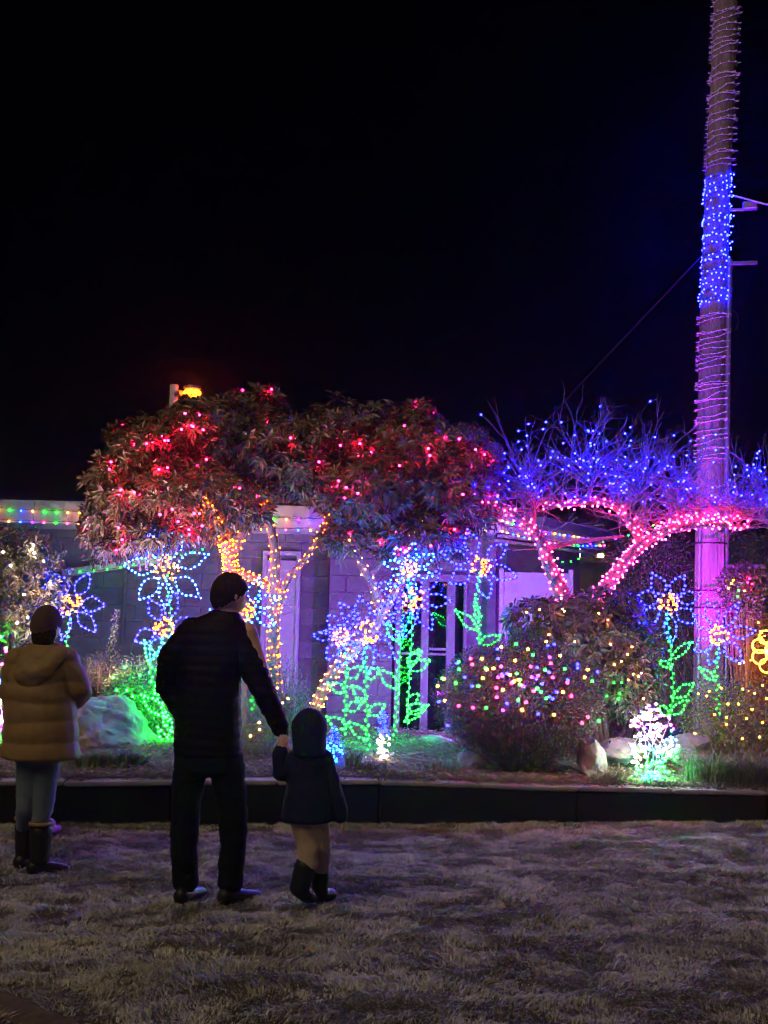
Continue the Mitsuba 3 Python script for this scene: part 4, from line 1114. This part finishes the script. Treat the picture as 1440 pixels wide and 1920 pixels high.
def head_mesh(c, face, s=1.0):
    """an adult head: skull, jaw, nose, ears; face = the direction it looks"""
    f = unit(A(face, float)); u = A([0, 0, 1.0]); r = unit(np.cross(f, u)); u = np.cross(r, f)
    at = lambda a, b, h: c + (r * a + f * b + u * h) * s
    m = trimesh.creation.icosphere(subdivisions=4)
    v = np.array(m.vertices)
    x, y_, z = v.T
    rad = np.stack([x * .074, y_ * .096, z * .115], 1)
    rad[:, 0] *= 1 - .22 * np.clip(-z, 0, 1) ** 1.5
    rad[:, 1] += .012 * np.exp(-((z + .55) / .3) ** 2) * np.clip(y_, 0, 1)          # jaw and mouth
    rad[:, 1] += .030 * np.exp(-((x / .16) ** 2) - ((z + .12) / .17) ** 2) * (y_ > .3)     # nose
    rad[:, 1] -= .014 * (np.exp(-(((np.abs(x) - .42) / .16) ** 2) - ((z - .02) / .12) ** 2)) * (y_ > .3)   # eye hollows
    rad[:, 1] += .006 * np.exp(-((x / .3) ** 2) - ((z + .45) / .05) ** 2) * (y_ > .3)     # lips
    for sx in (-1, 1):
        rad[:, 0] += sx * .016 * np.exp(-((y_ + .05) / .16) ** 2 - ((z + .05) / .25) ** 2) * (x * sx > .5)  # ears
    return (c + (rad[:, :1] * r + rad[:, 1:2] * f + rad[:, 2:] * u) * s, np.array(m.faces)), at


def shell_cap(c, face, s, lo, k=1.10, top=1.12, back=1.1):
    """hat or hair: an upper shell over the head, down to lo (share of the head's half height)"""
    f = unit(A(face, float)); u = A([0, 0, 1.0]); r = unit(np.cross(f, u)); u = np.cross(r, f)
    m = trimesh.creation.icosphere(subdivisions=4)
    v = np.array(m.vertices)
    keep = np.all((v[np.array(m.faces)][:, :, 2] > lo), axis=1) if np.isscalar(lo) else np.all(v[np.array(m.faces)][:, :, 2] > lo[0] + (lo[1] - lo[0]) * (v[np.array(m.faces)][:, :, 1] + 1) / 2, axis=1)
    rad = v * [.078 * k, .100 * k, .115 * top]
    rad += v * (.004 * (meshkit.fbm(v * 9, 3, 3) - .5))[:, None]
    t = trimesh.Trimesh(c + (rad[:, :1] * r + rad[:, 1:2] * f + rad[:, 2:] * u) * s, np.array(m.faces)[keep], process=True)
    return t


# --- the man
YM = 5.8
pm = lambda x, y_, dy=0.0: P(x, y_, YM + dy)
hc = pm(430, 1117)
face = A([.80, .60, 0])
(hv, hf), _ = head_mesh(hc, face, 1.0)
body = skin_mesh([[(pm(424, 1150, -.01), .058), (pm(420, 1180), .07), (pm(400, 1260), (.15, .10, .12)), (pm(392, 1400), (.15, .1, .1))],
                  [(pm(465, 1185), .05), (pm(498, 1290), .042), (pm(525, 1372), .03)], [(pm(362, 1420), .06), (pm(352, 1540), .05), (pm(349, 1650), .045)], [(pm(422, 1420), .06), (pm(435, 1540), .05), (pm(432, 1650), .045)]]
                 + hand(pm(526, 1374), pm(537, 1404) - pm(526, 1374), A([.3, .3, -.1]) + A([.5, 0, 0]), .95, .55, -1), .014, 4)
man = add('person', cat([(np.array(body.vertices), np.array(body.faces)), (hv, hf)]), 'm_skin', label='man in dark puffer jacket and jeans, seen from behind, holding a child\'s hand', cat='person', smooth=40)
jk = skin_mesh([[(pm(420, 1152), (.085, .085, .03)), (pm(402, 1186), (.19, .125, .075)), (pm(392, 1270), (.172, .15, .14)), (pm(390, 1360), (.178, .145, .12)), (pm(390, 1408), (.185, .145, .05))],
                [(pm(360, 1186), .08), (pm(325, 1235, .02), .083), (pm(318, 1285, .06), .075), (pm(350, 1330, .26), .06)], [(pm(318, 1285, .06), .07), (pm(345, 1330, .05), .07)],
                [(pm(440, 1186), .082), (pm(467, 1240), .076), (pm(496, 1300), .062), (pm(526, 1366), .046)]], .012, 8)
quilt(jk, .055, .008, .02)
add('jacket', jk, 'm_jacket', man, smooth=50)
add('collar', skin_mesh([[(pm(423, 1162), (.085, .085, .03)), (pm(424, 1152), (.078, .078, .02))]], .015, 3), 'm_jacket', man, smooth=50)
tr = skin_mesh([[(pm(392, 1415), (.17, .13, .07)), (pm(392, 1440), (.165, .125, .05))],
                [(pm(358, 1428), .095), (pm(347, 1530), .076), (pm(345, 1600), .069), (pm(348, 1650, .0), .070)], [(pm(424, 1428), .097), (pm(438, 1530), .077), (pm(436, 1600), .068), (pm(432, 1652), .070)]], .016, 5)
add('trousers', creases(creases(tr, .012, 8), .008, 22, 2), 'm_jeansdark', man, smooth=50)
for x_, y_, dx, dy in ((349, 1663, .07, .22), (437, 1668, .16, .15)):
    a_ = pm(x_, y_); a_[2] = .034 + float(lawnz(a_[0], a_[1]))
    d = unit(A([dx, dy, 0]))
    add('shoe', skin_mesh([[(a_ - d * .05, (.042, .042, .05)), (a_ + d * .06 - [0, 0, .012], (.044, .044, .036)), (a_ + d * .15 - [0, 0, .022], (.04, .04, .026))]], .014, 4), 'm_boot', man, smooth=50)
hat = shell_cap(hc + [0, 0, .004], face, 1.0, (-.75, .30), 1.07, 1.07)
hat.vertices = np.array(hat.vertices) + np.array(hat.vertex_normals) * (.012 * (meshkit.fbm(np.array(hat.vertices) * [60, 60, 22], 3, 5) - .4))[:, None]
add('hair', hat, 'm_hair', man, smooth=True)

# --- the child holding his hand
YC = 5.65
pc = lambda x, y_, dy=0.0: P(x, y_, YC + dy)
hc = pc(580, 1368)
face = A([.15, .98, -.05])
(hv, hf), _ = head_mesh(hc, face, .80)
body = skin_mesh([[(pc(580, 1395), .04), (pc(580, 1430), (.09, .07, .06)), (pc(580, 1530), (.09, .075, .06))], [(pc(553, 1425), .035), (pc(528, 1442), .03), (pc(527, 1412), .024)], [(pc(612, 1430), .035), (pc(630, 1490), .03), (pc(639, 1530), .022)],
                  [(pc(572, 1530), .06), (pc(584, 1590), .045), (pc(574, 1640), .035)], [(pc(590, 1530), .05), (pc(601, 1590, .05), .035), (pc(601, 1640, .14), .03)]]
                 + hand(pc(527, 1408), pc(533, 1388) - pc(527, 1408), A([-.2, .6, 0]), .6, .7, 1) + hand(pc(640, 1530), pc(644, 1552) - pc(640, 1530), A([-.8, .2, 0]), .6, .35, 1), .012, 3)
kid = add('person', cat([(np.array(body.vertices), np.array(body.faces)), (hv, hf)]), 'm_skin', label='small child in dark hooded coat and tan trousers, hand held by the man', cat='person', smooth=40)
ct = skin_mesh([[(pc(580, 1405), (.07, .07, .04)), (pc(578, 1428), (.115, .09, .06)), (pc(580, 1480), (.125, .11, .07)), (pc(580, 1532), (.142, .12, .035))],
                [(pc(556, 1426), .058), (pc(530, 1448), .055), (pc(526, 1414), .043)], [(pc(606, 1428), .058), (pc(628, 1490), .05), (pc(638, 1530), .042)]], .012, 4)
add('coat', creases(creases(ct, .006, 14, 3), .012, 6, 8), 'm_childcoat', kid, smooth=50)
hd = skin_mesh([[(pc(580, 1366, -.005), (.094, .108, .108)), (pc(580, 1392, -.02), (.088, .09, .06)), (pc(580, 1412, -.03), (.085, .075, .035))]], .012, 4)
# the hood leaves the face open on its far side
add('hood', creases(hd, .005, 10, 4), 'm_childcoat', kid, smooth=50)
lg = skin_mesh([[(pc(580, 1530), (.10, .085, .05))], [(pc(566, 1535), .066), (pc(579, 1585), .060), (pc(578, 1618), .052)], [(pc(594, 1535), .066), (pc(601, 1585, .05), .054), (pc(601, 1630, .14), .046)]], .012, 4)
add('trousers', creases(lg, .007, 16, 5), 'm_tanpants', kid, smooth=50)
a_ = pc(577, 1625); b_ = pc(562, 1655)
add('boot', skin_mesh([[(pc(572, 1624), .058), (pc(564, 1656), .053)], [(pc(560, 1664), (.048, .05, .045)), (pc(577, 1680, .03), (.042, .055, .034)), (pc(582, 1684, .08), (.036, .04, .026))]], .012, 3), 'm_boot', kid, smooth=50)
b_ = pc(601, 1638, .14)
g0 = A([b_[0], b_[1], .04])
add('boot', skin_mesh([[(b_, .046), (g0, (.04, .045, .04))], [(g0, (.04, .045, .04)), (g0 + [.05, .06, -.005], (.038, .045, .03))]], .012, 3), 'm_boot', kid, smooth=50)

# --- the woman
YW = 6.4
pw = lambda x, y_, dy=0.0: P(x, y_, YW + dy)
hc = pw(87, 1174)
face = A([.35, .93, 0])
(hv, hf), _ = head_mesh(hc, face, .95)
body = skin_mesh([[(pw(84, 1205), .05), (pw(80, 1240), (.13, .09, .08)), (pw(78, 1400), (.14, .1, .1))], [(pw(122, 1240), .045), (pw(148, 1300), .04), (pw(135, 1315, .22), .03)], [(pw(34, 1240), .045), (pw(22, 1310), .04), (pw(50, 1320, .22), .03)],
                  [(pw(60, 1420), .06), (pw(50, 1515, .04), .035), (pw(46, 1590, .13), .025)], [(pw(84, 1420), .06), (pw(79, 1515), .04), (pw(74, 1600), .03)]]
                 + hand(pw(134, 1315, .24), A([-.5, .8, .1]), A([0, 0, -1]), .9, .6, 1) + hand(pw(52, 1320, .24), A([.5, .8, .1]), A([0, 0, -1]), .9, .6, -1), .014, 4)
wo = add('person', cat([(np.array(body.vertices), np.array(body.faces)), (hv, hf)]), 'm_skin', label='woman seen from behind in long tan puffer coat, knitted hat and black boots', cat='person', smooth=40)
ct = skin_mesh([[(pw(84, 1212), (.10, .09, .04)), (pw(80, 1238), (.19, .13, .08)), (pw(76, 1300), (.205, .16, .12)), (pw(76, 1380), (.22, .175, .1)), (pw(75, 1418), (.232, .18, .035))],
                [(pw(120, 1240), .09), (pw(146, 1292, .02), .078), (pw(148, 1300, .06), .074), (pw(136, 1315, .22), .055)], [(pw(36, 1242), .09), (pw(24, 1300, .02), .078), (pw(26, 1308, .06), .074), (pw(50, 1320, .22), .055)]], .013, 5)
quilt(ct, .115, .012, .05, .02)
add('coat', ct, 'm_coat', wo, smooth=50)
hd = skin_mesh([[(pw(58, 1222, -.06), (.07, .05, .035)), (pw(62, 1262, -.13), (.115, .05, .06)), (pw(58, 1280, -.12), (.08, .04, .03))], [(pw(110, 1224, -.05), (.07, .05, .035)), (pw(62, 1262, -.13), (.115, .05, .06))], [(pw(84, 1222, -.03), (.12, .08, .03)), (pw(70, 1250, -.10), (.12, .05, .05))]], .013, 4)
add('hood', creases(hd, .012, 9, 6), 'm_coat', wo, smooth=50)
lg = skin_mesh([[(pw(74, 1420), (.14, .11, .06))], [(pw(58, 1430), .085), (pw(50, 1515), .060), (pw(46, 1552, .11), .050)], [(pw(86, 1430), .085), (pw(79, 1515), .060), (pw(75, 1552), .050)]], .014, 4)
add('trousers', creases(lg, .008, 12, 7), 'm_jeans', wo, smooth=50)
for x_, y_, dx, dy, up0 in ((46, 1612, .1, .2, 0), (74, 1618, .2, .09, 0)):
    a_ = pw(x_, y_, .12 if x_ < 60 else 0); a_[2] = .032 + float(lawnz(a_[0], a_[1]))
    d = unit(A([dx, dy, 0]))
    k0 = a_ + A([.0, 0, .20])
    bo = add('boot', skin_mesh([[(k0, .066), (a_ + [0, 0, .05], .056)], [(a_ - d * .03, (.044, .044, .05)), (a_ + d * .06 - [0, 0, .01], (.044, .044, .036)), (a_ + d * .14 - [0, 0, .02], (.04, .04, .026))]], .013, 4), 'm_boot', wo, smooth=50)
    an = np.linspace(0, 6.283, 20)
    add('cuff', tube(np.stack([k0[0] + .062 * np.cos(an), k0[1] + .062 * np.sin(an), k0[2] + .05 + 0 * an], 1), .013, 6, False), 'm_coat', bo, smooth=True)
add('hat', shell_cap(hc, face, .97, (-.35, .1), 1.10, 1.14), 'm_hat', wo, smooth=True)
add('hair', skin_mesh([[(hc + [.0, -.04, -.04], (.075, .055, .05)), (hc + [0, -.045, -.095], (.062, .04, .03))]], .014, 3), 'm_hair', wo, smooth=50)

# --- another child almost hidden behind the woman
YK = 7.35
pk_ = lambda x, y_, dy=0.0: P(x, y_, YK + dy)
hc = pk_(80, 1300)
(hv, hf), _ = head_mesh(hc, A([0, 1, 0]), .78)
body = skin_mesh([[(pk_(80, 1330), .04), (pk_(80, 1360), (.09, .07, .06)), (pk_(80, 1430), (.09, .07, .06))], [(pk_(64, 1360), .035), (pk_(56, 1400), .03), (pk_(54, 1430), .022)], [(pk_(98, 1360), .035), (pk_(104, 1400), .03), (pk_(104, 1430), .022)],
                  [(pk_(74, 1440), .055), (pk_(72, 1490), .04), (pk_(72, 1525), .032)], [(pk_(88, 1440), .055), (pk_(91, 1490), .04), (pk_(91, 1520), .032)]] + hand(pk_(54, 1432), A([0, 0, -1.0]), A([1, 0, 0]), .55, .3, 1) + hand(pk_(104, 1432), A([0, 0, -1.0]), A([-1, 0, 0]), .55, .3, -1), .012, 3)
k2 = add('person', cat([(np.array(body.vertices), np.array(body.faces)), (hv, hf)]), 'm_skin', label='child almost hidden behind the woman, only a jeans leg and lilac shoe showing', cat='person', smooth=40)
add('coat', skin_mesh([[(pk_(80, 1340), (.06, .06, .03)), (pk_(80, 1362), (.11, .085, .05)), (pk_(80, 1440), (.12, .10, .03))], [(pk_(64, 1362), .05), (pk_(55, 1424), .04)], [(pk_(98, 1362), .05), (pk_(104, 1424), .04)]], .015, 4), 'm_childcoat', k2, smooth=50)
add('hat', shell_cap(hc, A([0, 1, 0]), .8, -.1, 1.08, 1.12), 'm_hat', k2, smooth=True)
add('trousers', skin_mesh([[(pk_(81, 1440), (.09, .08, .04))], [(pk_(74, 1445), .055), (pk_(72, 1510), .042)], [(pk_(88, 1445), .055), (pk_(92, 1500), .042)]], .015, 4), 'm_jeans', k2, smooth=50)
for x_ in (72, 93):
    a_ = pk_(x_, 1520); a_[2] = .055
    add('shoe', skin_mesh([[(a_ + [0, 0, .02], .045), (a_ - [0, 0, .015], (.045, .05, .03)), (a_ + [.02, .09, -.02], (.04, .04, .024))]], .014, 3), 'm_lilac', k2, smooth=50)

# ------------------------------------------------------------------ mist
if AIR:
    scene['mist_medium'] = {'type': 'homogeneous', 'albedo': {'type': 'rgb', 'value': [.95, .95, .95]}, 'sigma_t': {'type': 'rgb', 'value': [AIR] * 3}, 'phase': {'type': 'hg', 'g': .975}}
    scene['haze'] = {'type': 'cube', 'to_world': T().translate([0, 20, 4.4]).scale([700, 700, 5.8]), 'bsdf': {'type': 'null'}, 'interior': {'type': 'ref', 'id': 'mist_medium'}}
    tag('haze', 'faint night mist glowing round the lamps', 'mist', None, 'stuff')
    scene['camera']['medium'] = {'type': 'ref', 'id': 'mist_medium'}
